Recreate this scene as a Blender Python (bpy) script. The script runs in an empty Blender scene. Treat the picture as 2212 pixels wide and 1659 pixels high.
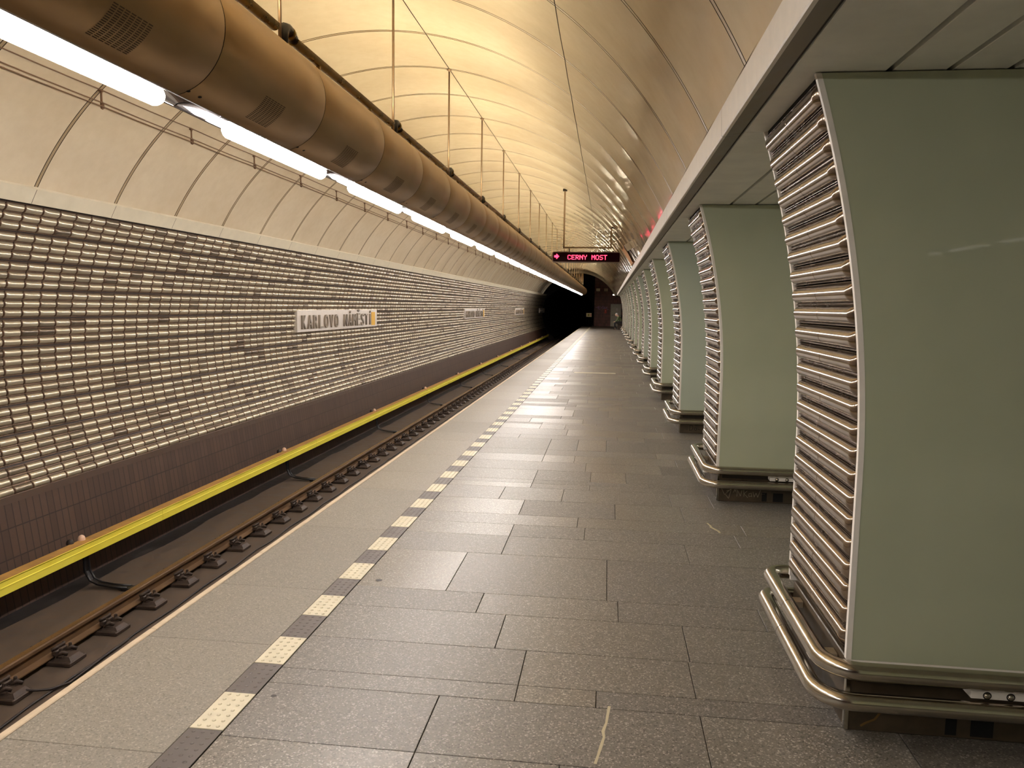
import bpy, math, random
import numpy as np
from mathutils import Vector, Matrix
random.seed(7)
rng = np.random.default_rng(7)
PI = math.pi
SC = bpy.context.scene
COL = SC.collection

# ------------------------------------------------------------------ camera, world, exposure
F_PX, IW, IH = 1665.0, 2212.0, 1659.0
dY = np.array([1316 - IW / 2, -(664 - IH / 2), -F_PX]); dY /= np.linalg.norm(dY)
up = np.array([0.016, 1.0, 0.0]); up[2] = -(up[0] * dY[0] + up[1] * dY[1]) / dY[2]; up /= np.linalg.norm(up)
dX = np.cross(dY, up)
CAMZ = 1.6
cam_data = bpy.data.cameras.new('camera')
cam = bpy.data.objects.new('camera', cam_data); COL.objects.link(cam)
M = Matrix.Identity(4)
for r_, row in enumerate((dX, dY, up)):
    for c_ in range(3):
        M[r_][c_] = row[c_]
M[2][3] = CAMZ
cam.matrix_world = M
cam_data.sensor_fit = 'HORIZONTAL'; cam_data.sensor_width = 36.0
cam_data.lens = F_PX / IW * 36.0
cam_data.clip_start = 0.05; cam_data.clip_end = 300
SC.camera = cam

world = bpy.data.worlds.new('world'); SC.world = world; world.use_nodes = True
world.node_tree.nodes['Background'].inputs[0].default_value = (0.002, 0.002, 0.002, 1)
world.node_tree.nodes['Background'].inputs[1].default_value = 1.0

SC.view_settings.view_transform = 'Standard'; SC.view_settings.look = 'None'
SC.view_settings.gamma = 1.0; SC.view_settings.use_curve_mapping = False
SC.view_settings.exposure = 0.0
SC.cycles.max_bounces = 9; SC.cycles.diffuse_bounces = 5; SC.cycles.glossy_bounces = 5
SC.cycles.sample_clamp_indirect = 6.0
SC.cycles.use_denoising = True

E_STRIP = 90.0      # white strip lamps under the duct
E_UP = 215.0         # warm tubes on top of the duct
E_HALL = 46.0
C_STRIP = (1.0, 0.93, 0.88)
C_UP = (1.0, 0.84, 0.57)

# ------------------------------------------------------------------ layout numbers (metres)
BAY = 3.55
RING = BAY / 3.0
Y_RING0 = 3.25           # a ring joint of the vault
Y_BACK = Y_RING0 - 12 * RING
N_RING = 56
VX, VZ, VR = -2.465, 1.045, 3.338
EDGE_X = -2.19
PIL_Y0 = 2.93
N_PIL = 15
END_Y = 66.0
DUX, DUZ, DUR = -1.95, 2.77, 0.289

# ------------------------------------------------------------------ mesh helpers
class MB:
    def __init__(s): s.v = []; s.f = []; s.m = []; s.sm = []
    def add(s, verts, faces, mat=0, smooth=False):
        o = len(s.v); s.v.extend([tuple(p) for p in verts])
        for f in faces:
            s.f.append(tuple(i + o for i in f)); s.m.append(mat); s.sm.append(smooth)
        return s
    def box(s, x0, x1, y0, y1, z0, z1, mat=0):
        v = [(x0,y0,z0),(x1,y0,z0),(x1,y1,z0),(x0,y1,z0),(x0,y0,z1),(x1,y0,z1),(x1,y1,z1),(x0,y1,z1)]
        return s.add(v, [(0,3,2,1),(4,5,6,7),(0,1,5,4),(1,2,6,5),(2,3,7,6),(3,0,4,7)], mat)
    def cbox(s, x0, x1, y0, y1, z0, z1, b=0.004, mat=0):
        # box with chamfered edges
        def ring(z, i):
            return [(x0+i+b,y0+i,z),(x1-i-b,y0+i,z),(x1-i,y0+i+b,z),(x1-i,y1-i-b,z),(x1-i-b,y1-i,z),(x0+i+b,y1-i,z),(x0+i,y1-i-b,z),(x0+i,y0+i+b,z)]
        rs = [ring(z0, b), ring(z0+b, 0), ring(z1-b, 0), ring(z1, b)]
        v = [p for r in rs for p in r]; f = []
        for k in range(3):
            for i in range(8):
                j = (i+1) % 8
                f.append((k*8+i, k*8+j, (k+1)*8+j, (k+1)*8+i))
        f.append(tuple(range(7, -1, -1))); f.append(tuple(range(24, 32)))
        return s.add(v, f, mat)
    def tube(s, pts, r, seg=12, mat=0, caps=True, smooth=True):
        pts = [Vector(p) for p in pts]; n = len(pts)
        rr = r if isinstance(r, (list, tuple)) else [r]*n
        v = []; prev = None
        for i, p in enumerate(pts):
            if i == 0: t = pts[1]-p
            elif i == n-1: t = p-pts[i-1]
            else: t = (pts[i+1]-p).normalized() + (p-pts[i-1]).normalized()
            t.normalize()
            if prev is None:
                a = Vector((0,0,1)) if abs(t.z) < .9 else Vector((1,0,0))
                u = t.cross(a).normalized()
            else:
                u = (prev - t*prev.dot(t)).normalized()
            prev = u; w = t.cross(u)
            for k in range(seg):
                an = 2*PI*k/seg
                v.append(p + (u*math.cos(an) + w*math.sin(an))*rr[i])
        f = []
        for i in range(n-1):
            for k in range(seg):
                j = (k+1) % seg
                f.append((i*seg+k, i*seg+j, (i+1)*seg+j, (i+1)*seg+k))
        s.add(v, f, mat, smooth)
        if caps:
            o = len(s.v)-n*seg
            s.f.append(tuple(o+k for k in range(seg-1, -1, -1))); s.m.append(mat); s.sm.append(False)
            s.f.append(tuple(o+(n-1)*seg+k for k in range(seg))); s.m.append(mat); s.sm.append(False)
        return s
    def lathe(s, prof, c, axis='z', seg=16, mat=0, smooth=True):
        # prof: (radius, height) pairs
        v = []
        for r, h in prof:
            for k in range(seg):
                a = 2*PI*k/seg; x, y = r*math.cos(a), r*math.sin(a)
                if axis == 'z': v.append((c[0]+x, c[1]+y, c[2]+h))
                elif axis == 'x': v.append((c[0]+h, c[1]+x, c[2]+y))
                else: v.append((c[0]+y, c[1]+h, c[2]+x))
        f = []
        for i in range(len(prof)-1):
            for k in range(seg):
                j = (k+1) % seg
                f.append((i*seg+k, i*seg+j, (i+1)*seg+j, (i+1)*seg+k))
        f.append(tuple(range(seg-1, -1, -1))); f.append(tuple((len(prof)-1)*seg+k for k in range(seg)))
        return s.add(v, f, mat, smooth)
    def prism(s, poly, y0, y1, mat=0, smooth=False, caps=True):
        # poly: closed outline of (x, z), extruded along y
        n = len(poly)
        v = [(x, y0, z) for x, z in poly] + [(x, y1, z) for x, z in poly]
        f = [(i, (i+1) % n, n+(i+1) % n, n+i) for i in range(n)]
        s.add(v, f, mat, smooth)
        if caps:
            o = len(s.v)-2*n
            s.f.append(tuple(o+i for i in range(n-1, -1, -1))); s.m.append(mat); s.sm.append(False)
            s.f.append(tuple(o+n+i for i in range(n))); s.m.append(mat); s.sm.append(False)
        return s
    def sheet(s, line, y0, y1, mat=0, smooth=False):
        n = len(line)
        v = [(x, y0, z) for x, z in line] + [(x, y1, z) for x, z in line]
        return s.add(v, [(i, i+1, n+i+1, n+i) for i in range(n-1)], mat, smooth)
    def mesh(s, name, mats):
        me = bpy.data.meshes.new(name)
        me.from_pydata(s.v, [], s.f)
        for m in mats: me.materials.append(m)
        me.polygons.foreach_set('material_index', s.m)
        me.polygons.foreach_set('use_smooth', s.sm)
        me.update()
        import bmesh
        b = bmesh.new(); b.from_mesh(me); bmesh.ops.recalc_face_normals(b, faces=b.faces); b.to_mesh(me); b.free()
        return me
    def obj(s, name, mats, parent=None, loc=None):
        if not isinstance(mats, (list, tuple)): mats = [mats]
        o = bpy.data.objects.new(name, s.mesh(name, mats)); COL.objects.link(o)
        if loc is not None: o.location = loc
        if parent is not None: o.parent = parent
        return o

def thing(name, label, cat, loc=(0, 0, 0), group=None):
    o = bpy.data.objects.new(name, None); COL.objects.link(o); o.location = loc
    o.empty_display_size = 0.1
    return tag(o, label, cat, group)
def tag(o, label, cat, group=None):
    o['label'] = label; o['category'] = cat
    if group: o['group'] = group
    return o
def struct(o):
    o['kind'] = 'structure'; return o
def copy_tree(o, parent=None):
    c = o.copy(); COL.objects.link(c); c.parent = parent
    for ch in o.children: copy_tree(ch, c)
    return c
ORD = ['nearest', 'second', 'third', 'fourth', 'fifth', 'sixth', 'seventh', 'eighth', 'ninth', 'tenth', 'eleventh', 'twelfth',
       'thirteenth', 'fourteenth', 'fifteenth', 'sixteenth', 'seventeenth', 'eighteenth', 'nineteenth', 'twentieth']
def ordw(i):
    if i < 20: return ORD[i]
    t = ['twenty', 'thirty', 'forty', 'fifty'][(i+1)//10-2]
    u = (i+1) % 10
    if u == 0: return t[:-1] + 'ieth'
    return t + '-' + (['first'] + ORD[1:])[u-1]
def prof_grid(mb, P, mat=0, smooth=True):
    # P[i][j] grid of points
    n = len(P); m = len(P[0])
    mb.add([p for row in P for p in row], [(i*m+j, i*m+j+1, (i+1)*m+j+1, (i+1)*m+j) for i in range(n-1) for j in range(m-1)], mat, smooth)

def np_mesh(name, V, Fq, mats, tone=None, smooth=True, matidx=None):
    me = bpy.data.meshes.new(name)
    nv, nf = len(V), len(Fq)
    me.vertices.add(nv); me.vertices.foreach_set('co', np.ascontiguousarray(V, dtype=np.float32).ravel())
    me.loops.add(nf*4); me.loops.foreach_set('vertex_index', np.ascontiguousarray(Fq, dtype=np.int32).ravel())
    me.polygons.add(nf); me.polygons.foreach_set('loop_start', np.arange(0, nf*4, 4, dtype=np.int32))
    me.polygons.foreach_set('use_smooth', np.full(nf, smooth))
    for m in mats: me.materials.append(m)
    if matidx is not None: me.polygons.foreach_set('material_index', np.ascontiguousarray(matidx, dtype=np.int32))
    if tone is not None:
        a = me.attributes.new('tone', 'FLOAT', 'FACE'); a.data.foreach_set('value', np.ascontiguousarray(tone, dtype=np.float32))
    me.update(calc_edges=True); me.validate()
    return me

# ------------------------------------------------------------------ materials
def lin(r, g, b):
    def c(u):
        u /= 255.0
        return u/12.92 if u <= 0.04045 else ((u+0.055)/1.055)**2.4
    return (c(r), c(g), c(b), 1.0)
class NT:
    def __init__(s, name):
        s.m = bpy.data.materials.new(name); s.m.use_nodes = True
        s.t = s.m.node_tree; s.b = s.t.nodes['Principled BSDF']
    def n(s, typ, **kw):
        nd = s.t.nodes.new(typ)
        for k, v in kw.items():
            if k.startswith('_'): setattr(nd, k[1:], v)
            else:
                key = k.replace('__', ' ')
                nd.inputs[int(key[1:]) if key[0] == 'i' and key[1:].isdigit() else key].default_value = v
        return nd
    def l(s, a, b): s.t.links.new(a, b)
    def set(s, **kw):
        for k, v in kw.items(): s.b.inputs[k.replace('_', ' ')].default_value = v
        return s
    def coord(s, scale=(1, 1, 1), kind='Object'):
        tc = s.n('ShaderNodeTexCoord'); mp = s.n('ShaderNodeMapping'); mp.inputs['Scale'].default_value = scale
        s.l(tc.outputs[kind], mp.inputs[0]); return mp.outputs[0]
    def noise(s, vec, scale, detail=3, rough=.55):
        nd = s.n('ShaderNodeTexNoise'); nd.inputs['Scale'].default_value = scale; nd.inputs['Detail'].default_value = detail
        nd.inputs['Roughness'].default_value = rough; s.l(vec, nd.inputs['Vector']); return nd.outputs['Fac']
    def ramp(s, fac, stops):
        r = s.n('ShaderNodeValToRGB'); e = r.color_ramp.elements
        e[0].position, e[0].color = stops[0]; e[1].position, e[1].color = stops[-1]
        for p, c in stops[1:-1]:
            x = e.new(p); x.color = c
        s.l(fac, r.inputs[0]); return r.outputs[0]
    def mix(s, fac, a, b, mode='MIX'):
        m = s.n('ShaderNodeMix'); m.data_type = 'RGBA'; m.blend_type = mode
        if hasattr(fac, 'is_linked') or hasattr(fac, 'links'): s.l(fac, m.inputs[0])
        else: m.inputs[0].default_value = fac
        for i, q in ((6, a), (7, b)):
            if hasattr(q, 'links'): s.l(q, m.inputs[i])
            else: m.inputs[i].default_value = q
        return m.outputs[2]
    def maprange(s, v, a, b, c, d):
        m = s.n('ShaderNodeMapRange'); s.l(v, m.inputs[0])
        for i, q in enumerate((a, b, c, d)): m.inputs[i+1].default_value = q
        return m.outputs[0]
    def bump(s, h, strength, dist):
        b = s.n('ShaderNodeBump'); b.inputs['Strength'].default_value = strength; b.inputs['Distance'].default_value = dist
        s.l(h, b.inputs['Height']); s.l(b.outputs[0], s.b.inputs['Normal']); return b
def simple(name, col, rough=.5, metal=0.0, nscale=None, namp=.25, bump=None, spec=None, coat=None):
    t = NT(name); t.set(Roughness=rough, Metallic=metal)
    t.b.inputs['Base Color'].default_value = col
    if nscale:
        v = t.coord(); f = t.noise(v, nscale, 4)
        dark = tuple(c*(1-namp) for c in col[:3]) + (1,); light = tuple(min(1, c*(1+namp)) for c in col[:3]) + (1,)
        t.l(t.ramp(f, [(.3, dark), (.7, light)]), t.b.inputs['Base Color'])
        t.l(t.maprange(f, .3, .7, max(.02, rough*.8), min(1, rough*1.2)), t.b.inputs['Roughness'])
        if bump: t.bump(f, bump, .01)
    if spec is not None: t.b.inputs['Specular IOR Level'].default_value = spec
    if coat: t.b.inputs['Coat Weight'].default_value = coat; t.b.inputs['Coat Roughness'].default_value = .08
    return t.m
def emis(name, col, strength):
    t = NT(name); t.set(Roughness=.4); t.b.inputs['Base Color'].default_value = (.8, .8, .8, 1)
    t.b.inputs['Emission Color'].default_value = (*col, 1); t.b.inputs['Emission Strength'].default_value = strength
    return t.m

# vault enamel
t = NT('vault_enamel'); v = t.coord(); f = t.noise(v, .7, 3); f2 = t.noise(v, 9, 4)
c = t.ramp(f, [(.3, lin(206, 190, 163)), (.7, lin(222, 208, 182))])
c = t.mix(t.maprange(f2, .35, .75, 0, .22), c, lin(188, 168, 136))
t.l(c, t.b.inputs['Base Color']); t.set(Roughness=.07); t.b.inputs['Specular IOR Level'].default_value = .26
vy = t.coord((.9, 1.0, .9)); w = t.noise(vy, 1.3, 1, .4); t.bump(w, .10, .08)
M_VAULT = t.m
M_VBAND = simple('vault_band_enamel', lin(212, 203, 180), .4, 0, 6, .05)
M_VSTRIP = simple('joint_strip', lin(164, 145, 114), .35, 0, 8, .1)
M_VGAP = simple('joint_gap', lin(58, 42, 28), .8)
# duct
t = NT('bronze_duct'); v = t.coord((1, .35, 1)); f = t.noise(v, 4, 4); t.l(t.ramp(f, [(.3, lin(146, 118, 82)), (.7, lin(166, 138, 100))]), t.b.inputs['Base Color'])
t.set(Metallic=.75, Roughness=.36); t.b.inputs['Specular IOR Level'].default_value = .5; t.bump(t.noise(t.coord((1, .5, 1)), 1.6, 2), .12, .05)
M_DUCT = t.m
M_BLACK = simple('black_void', lin(14, 12, 10), .9)
M_DARKMETAL = simple('dark_metal', lin(52, 44, 36), .5, .6, 20, .2)
M_BRASS = simple('dark_brass', lin(120, 98, 52), .3, .9, 12, .2)
M_CHROME = simple('polished_reflector', lin(205, 203, 210), .14, 1.0)
M_ROD = simple('rod_steel', lin(150, 128, 104), .35, .5, 30, .1)
M_ALU = simple('aluminium_trim', lin(232, 226, 217), .5, .0, 14, .05)
M_ALUDARK = simple('soffit_edge_metal', lin(128, 120, 106), .5, .4, 10, .15)
M_SOFFIT = simple('soffit_panel', lin(228, 228, 218), .65, 0, 5, .08)
# glass blocks (wall)
def block_mat(name, base, dark, metal, rough):
    t = NT(name); a = t.n('ShaderNodeAttribute', _attribute_name='tone')
    c = t.ramp(a.outputs['Fac'], [(0, dark), (.08, dark), (.45, base), (1, tuple(min(1, q*1.15) for q in base[:3]) + (1,))])
    v = t.coord(); f = t.noise(v, 2.2, 4); c = t.mix(t.maprange(f, .3, .7, 0, .35), c, tuple(q*.55 for q in base[:3]) + (1,))
    t.l(c, t.b.inputs['Base Color']); t.set(Metallic=metal, Roughness=rough)
    t.b.inputs['Coat Weight'].default_value = .3; t.b.inputs['Coat Roughness'].default_value = .08; return t.m
M_BLOCK = block_mat('wall_glass_block', lin(196, 186, 164), lin(100, 88, 76), .6, .3)
M_FLANGE_ENDSHADE = simple('block_flange_and_end_shade', lin(104, 82, 66), .38, .5, 9, .15)
M_LIP = simple('block_lip_bronze', lin(168, 144, 120), .3, .6, 9, .1)
M_BLOCKGAP = simple('block_groove', lin(52, 40, 34), .5, .3)
M_TUBE = block_mat('pillar_glass_tube', lin(140, 123, 106), lin(112, 96, 82), .85, .15)
M_FLANGE2 = simple('tube_flange_bronze', lin(112, 94, 78), .25, .85, 9, .12)
M_GREEN = None
t = NT('green_back_painted_glass'); v = t.coord(); f = t.noise(v, 1.3, 3)
t.l(t.ramp(f, [(.3, lin(168, 174, 148)), (.7, lin(180, 185, 159))]), t.b.inputs['Base Color']); t.set(Roughness=.55)
t.b.inputs['Coat Weight'].default_value = 1.0; t.b.inputs['Coat Roughness'].default_value = .02; M_GREEN = t.m
t = NT('green_glass_bluish'); t.b.inputs['Base Color'].default_value = lin(172, 181, 164); t.set(Roughness=.5)
t.b.inputs['Coat Weight'].default_value = 1.0; t.b.inputs['Coat Roughness'].default_value = .02; M_GREEN2 = t.m
M_STEEL = simple('brushed_steel', lin(196, 188, 174), .19, 1.0, 9, .08)
M_PLINTH = simple('dark_stone_plinth', lin(74, 62, 46), .45, 0, 12, .3)
M_BODY = simple('dark_recess', lin(44, 36, 28), .7, 0, 8, .2)
# brick
t = NT('brown_clinker'); tc = t.n('ShaderNodeTexCoord'); sp = t.n('ShaderNodeSeparateXYZ'); cb = t.n('ShaderNodeCombineXYZ')
t.l(tc.outputs['Object'], sp.inputs[0]); t.l(sp.outputs['Z'], cb.inputs['X']); t.l(sp.outputs['Y'], cb.inputs['Y'])
br = t.n('ShaderNodeTexBrick'); br.offset = .0; br.inputs['Scale'].default_value = 1.0
br.inputs['Brick Width'].default_value = .275; br.inputs['Row Height'].default_value = .0888; br.inputs['Mortar Size'].default_value = .006
br.inputs['Color1'].default_value = lin(76, 57, 45); br.inputs['Color2'].default_value = lin(62, 45, 36); br.inputs['Mortar'].default_value = lin(34, 22, 16)
t.l(cb.outputs[0], br.inputs['Vector']); f = t.noise(t.coord(), 25, 4)
t.l(t.mix(t.maprange(f, .3, .7, 0, .35), br.outputs['Color'], lin(62, 46, 40)), t.b.inputs['Base Color']); t.set(Roughness=.6)
t.bump(br.outputs['Fac'], -.4, .01); M_BRICK = t.m
t = NT('dark_tile_wall'); tc = t.n('ShaderNodeTexCoord'); sp = t.n('ShaderNodeSeparateXYZ'); cb = t.n('ShaderNodeCombineXYZ')
t.l(tc.outputs['Object'], sp.inputs[0]); t.l(sp.outputs['X'], cb.inputs['X']); t.l(sp.outputs['Z'], cb.inputs['Y'])
br = t.n('ShaderNodeTexBrick'); br.offset = .5; br.inputs['Scale'].default_value = 1.0
br.inputs['Brick Width'].default_value = .1; br.inputs['Row Height'].default_value = .25; br.inputs['Mortar Size'].default_value = .006
br.inputs['Color1'].default_value = lin(132, 88, 76); br.inputs['Color2'].default_value = lin(104, 70, 62); br.inputs['Mortar'].default_value = lin(30, 20, 16)
t.l(cb.outputs[0], br.inputs['Vector']); t.l(br.outputs['Color'], t.b.inputs['Base Color']); t.set(Roughness=.55); M_TILEWALL = t.m
# floor granite
def granite(name, c0, c1, c2, rough0, rough1, tone=True):
    t = NT(name); v = t.coord(); a = t.n('ShaderNodeTexVoronoi'); a.inputs['Scale'].default_value = 170; t.l(v, a.inputs['Vector'])
    f = t.noise(v, 120, 3, .7); g = t.noise(v, .8, 1, .5); h = t.noise(t.coord((1.0, .5, 1)), 1.5, 1)
    sep = t.n('ShaderNodeSeparateColor'); t.l(a.outputs['Color'], sep.inputs[0])
    c = t.ramp(sep.outputs[0], [(0, c0), (.22, c1), (.8, c1), (1, c2)])
    c = t.mix(t.maprange(f, .45, .75, 0, .5), c, c0)
    c = t.mix(t.maprange(g, .35, .7, 0, .25), c, tuple(q*.7 for q in c1[:3]) + (1,))
    if tone:
        at = t.n('ShaderNodeAttribute', _attribute_name='tone')
        tn = t.ramp(at.outputs['Fac'], [(0, (.74, .73, .72, 1)), (.15, (.88, .88, .89, 1)), (.8, (1, 1, 1, 1)), (1, (1.12, 1.1, 1.06, 1))])
        c = t.mix(1.0, c, tn, 'MULTIPLY')
    t.l(c, t.b.inputs['Base Color'])
    if tone: t.l(t.maprange(at.outputs['Fac'], 0, 1, rough1, rough0), t.b.inputs['Roughness'])
    else: t.set(Roughness=rough1)
    t.b.inputs['Specular IOR Level'].default_value = .55
    t.bump(f, .06, .003)
    return t.m
M_FLOOR = granite('granite_slabs', lin(62, 58, 52), lin(108, 103, 95), lin(170, 164, 154), .35, .5)
M_EDGE = granite('granite_edge_slabs', lin(94, 88, 77), lin(124, 118, 106), lin(154, 146, 133), .5, .65)
M_KERB = simple('kerb_stone', lin(186, 168, 142), .6, 0, 14, .15)
M_JOINT = simple('slab_joint', lin(52, 46, 40), .8)
M_TW = simple('ivory_tactile_tile', lin(198, 190, 164), .5, 0, 14, .1)
M_TD = simple('dark_tactile_tile', lin(74, 67, 62), .5, 0, 20, .15)
M_CONC = simple('track_concrete', lin(72, 60, 49), .85, 0, 6, .3)
M_GUTTER = simple('wet_gutter', lin(36, 34, 34), .35, 0, 9, .5)
t = NT('rail_steel'); v = t.coord((1, .3, 1)); f = t.noise(v, 12, 4); t.l(t.ramp(f, [(.3, lin(92, 70, 50)), (.7, lin(120, 94, 66))]), t.b.inputs['Base Color']); t.set(Metallic=.35, Roughness=.45); M_RAIL = t.m
M_RAILTOP = simple('rail_running_face', lin(170, 132, 84), .25, .85)
M_FAST = simple('dirty_iron', lin(62, 50, 42), .6, .35, 30, .35)
t = NT('yellow_cover'); v = t.coord((1, .4, 1)); f = t.noise(v, 6, 5)
t.l(t.ramp(f, [(.25, lin(240, 222, 72)), (.75, lin(252, 240, 96))]), t.b.inputs['Base Color']); t.set(Roughness=.42); M_YEL = t.m
M_YELTOP = simple('dusty_yellow', lin(168, 128, 66), .8, 0, 7, .25)
M_INS = simple('pink_insulator', lin(226, 190, 164), .4)
M_BLKIRON = simple('black_iron', lin(22, 20, 22), .4, .3, 20, .4)
M_CABLE = simple('black_cable', lin(34, 26, 24), .55)
M_CABLEV = simple('grey_cable', lin(112, 84, 62), .6)
M_LAMP = emis('fluorescent_white', C_STRIP, E_STRIP)
M_WARM = emis('warm_tube', C_UP, E_UP)
M_HALL = emis('hall_tube', (1.0, .93, .85), E_HALL)
M_LED = emis('led_red', (1.0, .012, .085), 5.5)
t = NT('led_screen'); t.b.inputs['Base Color'].default_value = lin(14, 2, 5); t.set(Roughness=.25); t.b.inputs['Emission Color'].default_value = (.5, 0, .03, 1); t.b.inputs['Emission Strength'].default_value = .006; t.b.inputs['Specular IOR Level'].default_value = .08; M_SCREEN = t.m
M_GREYFRAME = simple('sign_frame', lin(112, 96, 84), .4, .3)
M_PLATE = simple('sign_plate_enamel', lin(214, 206, 198), .4, .1, 10, .06)
M_LETTER = simple('letter_metal', lin(150, 140, 128), .35, .3)  # darker than the plate: shade of the letter sides put into the colour
M_SIGNYEL = simple('yellow_marker', lin(222, 172, 44), .5)

# ------------------------------------------------------------------ VAULT
def arc_pts(a0, a1, n, r=VR):
    # angle measured from +x axis, anticlockwise (x = cx + r cos, z = cz + r sin)
    return [(VX + r*math.cos(a0+(a1-a0)*i/n), VZ + r*math.sin(a0+(a1-a0)*i/n)) for i in range(n+1)]
A_R = math.asin((2.535-VZ)/VR)                 # foot at the right fascia
A_L = PI - math.asin((2.62-VZ)/VR)             # top of the left band
A_S1 = math.atan2(3.695-VZ, -.435-VX); A_S2 = math.atan2(4.34-VZ, -1.93-VX)
A_S3 = PI - math.asin((3.62-VZ)/VR)
Y_VEND = 62.2
def build_vault():
    g = .0045/VR
    angs = [(A_R, 0)]
    def seg(a0, a1, n):
        for i in range(1, n+1): angs.append((a0+(a1-a0)*i/n, 0))
    cur = A_R
    for a_s, n in ((A_S1, 20), (A_S2, 16), (A_S3, 34)):
        seg(cur, a_s-g, n); angs.append((a_s-g*.9, 1)); angs.append((a_s+g*.9, 1)); angs.append((a_s+g, 0)); cur = a_s+g
    seg(cur, A_L, 22)
    ys = []       # (y, radius offset, material of the strip that follows)
    k = 0
    while True:
        yr = Y_BACK + k*RING
        ys += [(yr-.026, 0, 2), (yr-.0255, .002, 2), (yr-.0165, .002, 2), (yr-.016, 0, 1), (yr+.016, 0, 2), (yr+.0165, .002, 2), (yr+.0255, .002, 2), (yr+.026, 0, 0)]
        n = 6
        for i in range(1, n):
            tt = i/n
            ys.append((yr+.026+(RING-.052)*tt, -.004*math.sin(PI*tt), 0))
        k += 1
        if yr > Y_VEND-RING: break
    nA = len(angs)
    V = np.zeros((len(ys), nA, 3)); 
    A = np.array([a for a, _ in angs]); G = np.array([g_ for _, g_ in angs])
    for i, (y, dr, _) in enumerate(ys):
        r = VR + dr + np.where(G == 1, .012, 0)
        V[i, :, 0] = VX + r*np.cos(A); V[i, :, 1] = y; V[i, :, 2] = VZ + r*np.sin(A)
    idx = np.arange(len(ys)*nA).reshape(len(ys), nA)
    q = np.stack([idx[:-1, :-1], idx[1:, :-1], idx[1:, 1:], idx[:-1, 1:]], -1)
    mi = np.zeros(q.shape[:2], int)
    for i in range(len(ys)-1): mi[i, :] = {0: 0, 1: 1, 2: 2}[ys[i][2]]
    for j in range(nA-1):
        if G[j] == 1 or G[j+1] == 1: mi[:, j] = 2
    me = np_mesh('ceiling', V.reshape(-1, 3), q.reshape(-1, 4), [M_VAULT, M_VSTRIP, M_VGAP], matidx=mi.ravel())
    try: me.set_sharp_from_angle(angle=math.radians(35))
    except Exception: pass
    o = bpy.data.objects.new('ceiling', me); COL.objects.link(o); struct(o)
build_vault()
# outer closing rim at the far end of the vault and lower band on the left
mb = MB()
for i in range(-12, 54):
    y0 = Y_RING0 + i*RING
    mb.sheet([(VX + (VR-.022)*math.cos(a), VZ + (VR-.022)*math.sin(a)) for a in np.linspace(A_L-.004, PI-math.asin((2.487-VZ)/(VR-.022)), 5)] , y0+.003, y0+RING-.003, 0, True)
mb.sheet([(VX+(VR-.022)*math.cos(A_L-.004), VZ+(VR-.022)*math.sin(A_L-.004)), (VX+VR*math.cos(A_L-.008), VZ+VR*math.sin(A_L-.008))], Y_BACK, 68, 0)
a_b = PI-math.asin((2.487-VZ)/(VR-.022))
mb.sheet([(VX+(VR-.022)*math.cos(a_b), VZ+(VR-.022)*math.sin(a_b)), (VX+(VR+.12)*math.cos(a_b), VZ+(VR+.12)*math.sin(a_b))], Y_BACK, 68, 0)
mb.sheet([(VX + (VR-.010)*math.cos(a), VZ + (VR-.010)*math.sin(a)) for a in np.linspace(A_L, PI-math.asin((2.487-VZ)/(VR-.022)), 5)], Y_BACK, 68, 1)
struct(mb.obj('trim_1', [M_VBAND, M_VGAP]))
# rim arch at the end of the vault
mb = MB()
L = []
for a in np.linspace(A_R, A_L, 60):
    L.append([(VX+(VR-.10)*math.cos(a), Y_VEND, VZ+(VR-.10)*math.sin(a)), (VX+(VR-.10)*math.cos(a), Y_VEND+.25, VZ+(VR-.10)*math.sin(a)), (VX+(VR+.1)*math.cos(a), Y_VEND+.25, VZ+(VR+.1)*math.sin(a)), (VX+(VR+.1)*math.cos(a), Y_VEND, VZ+(VR+.1)*math.sin(a)), (VX+(VR-.10)*math.cos(a), Y_VEND, VZ+(VR-.10)*math.sin(a))])
prof_grid(mb, L, 0, False); struct(mb.obj('trim_2', [M_VBAND]))

# ------------------------------------------------------------------ LEFT WALL: glass blocks
W_TOP, W_BOT = math.radians(25.4), math.radians(-23.1)   # angle above the horizontal, measured at the left
NROW = 30; BLK = RING/5
def heightfield(u, vv, L, P, H, hw, e, ends=(1, 1)):
    # u in 0..L along the block, vv in -P/2..P/2 across it
    h = np.sqrt(np.maximum(0, 1-(vv/hw)**2))
    d0 = np.clip((e-u)/e, 0, 1) if ends[0] else 0*u; d1 = np.clip((u-(L-e))/e, 0, 1) if ends[1] else 0*u
    h = h*np.sqrt(np.maximum(0, 1-np.maximum(d0, d1)**2))
    return H*h
def barrel(L, hw, H, e, us, nv, ends=(1, 1), pw=2.0):
    t_ = np.linspace(-1, 1, nv); vs = hw*np.sin(t_*PI/2)
    U, Vv = np.meshgrid(us, vs, indexing='ij')
    h = np.power(np.maximum(0, 1-np.abs(Vv/hw)**pw), .5)
    d0 = np.clip((e-U)/e, 0, 1) if ends[0] else 0*U; d1 = np.clip((U-(L-e))/e, 0, 1) if ends[1] else 0*U
    h = H*h*np.sqrt(np.maximum(0, 1-np.maximum(d0, d1)**2))
    n, m = U.shape; idx = np.arange(n*m).reshape(n, m)
    q = np.stack([idx[:-1, :-1], idx[:-1, 1:], idx[1:, 1:], idx[1:, :-1]], -1).reshape(-1, 4)
    return U.ravel(), Vv.ravel(), h.ravel(), q
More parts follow.
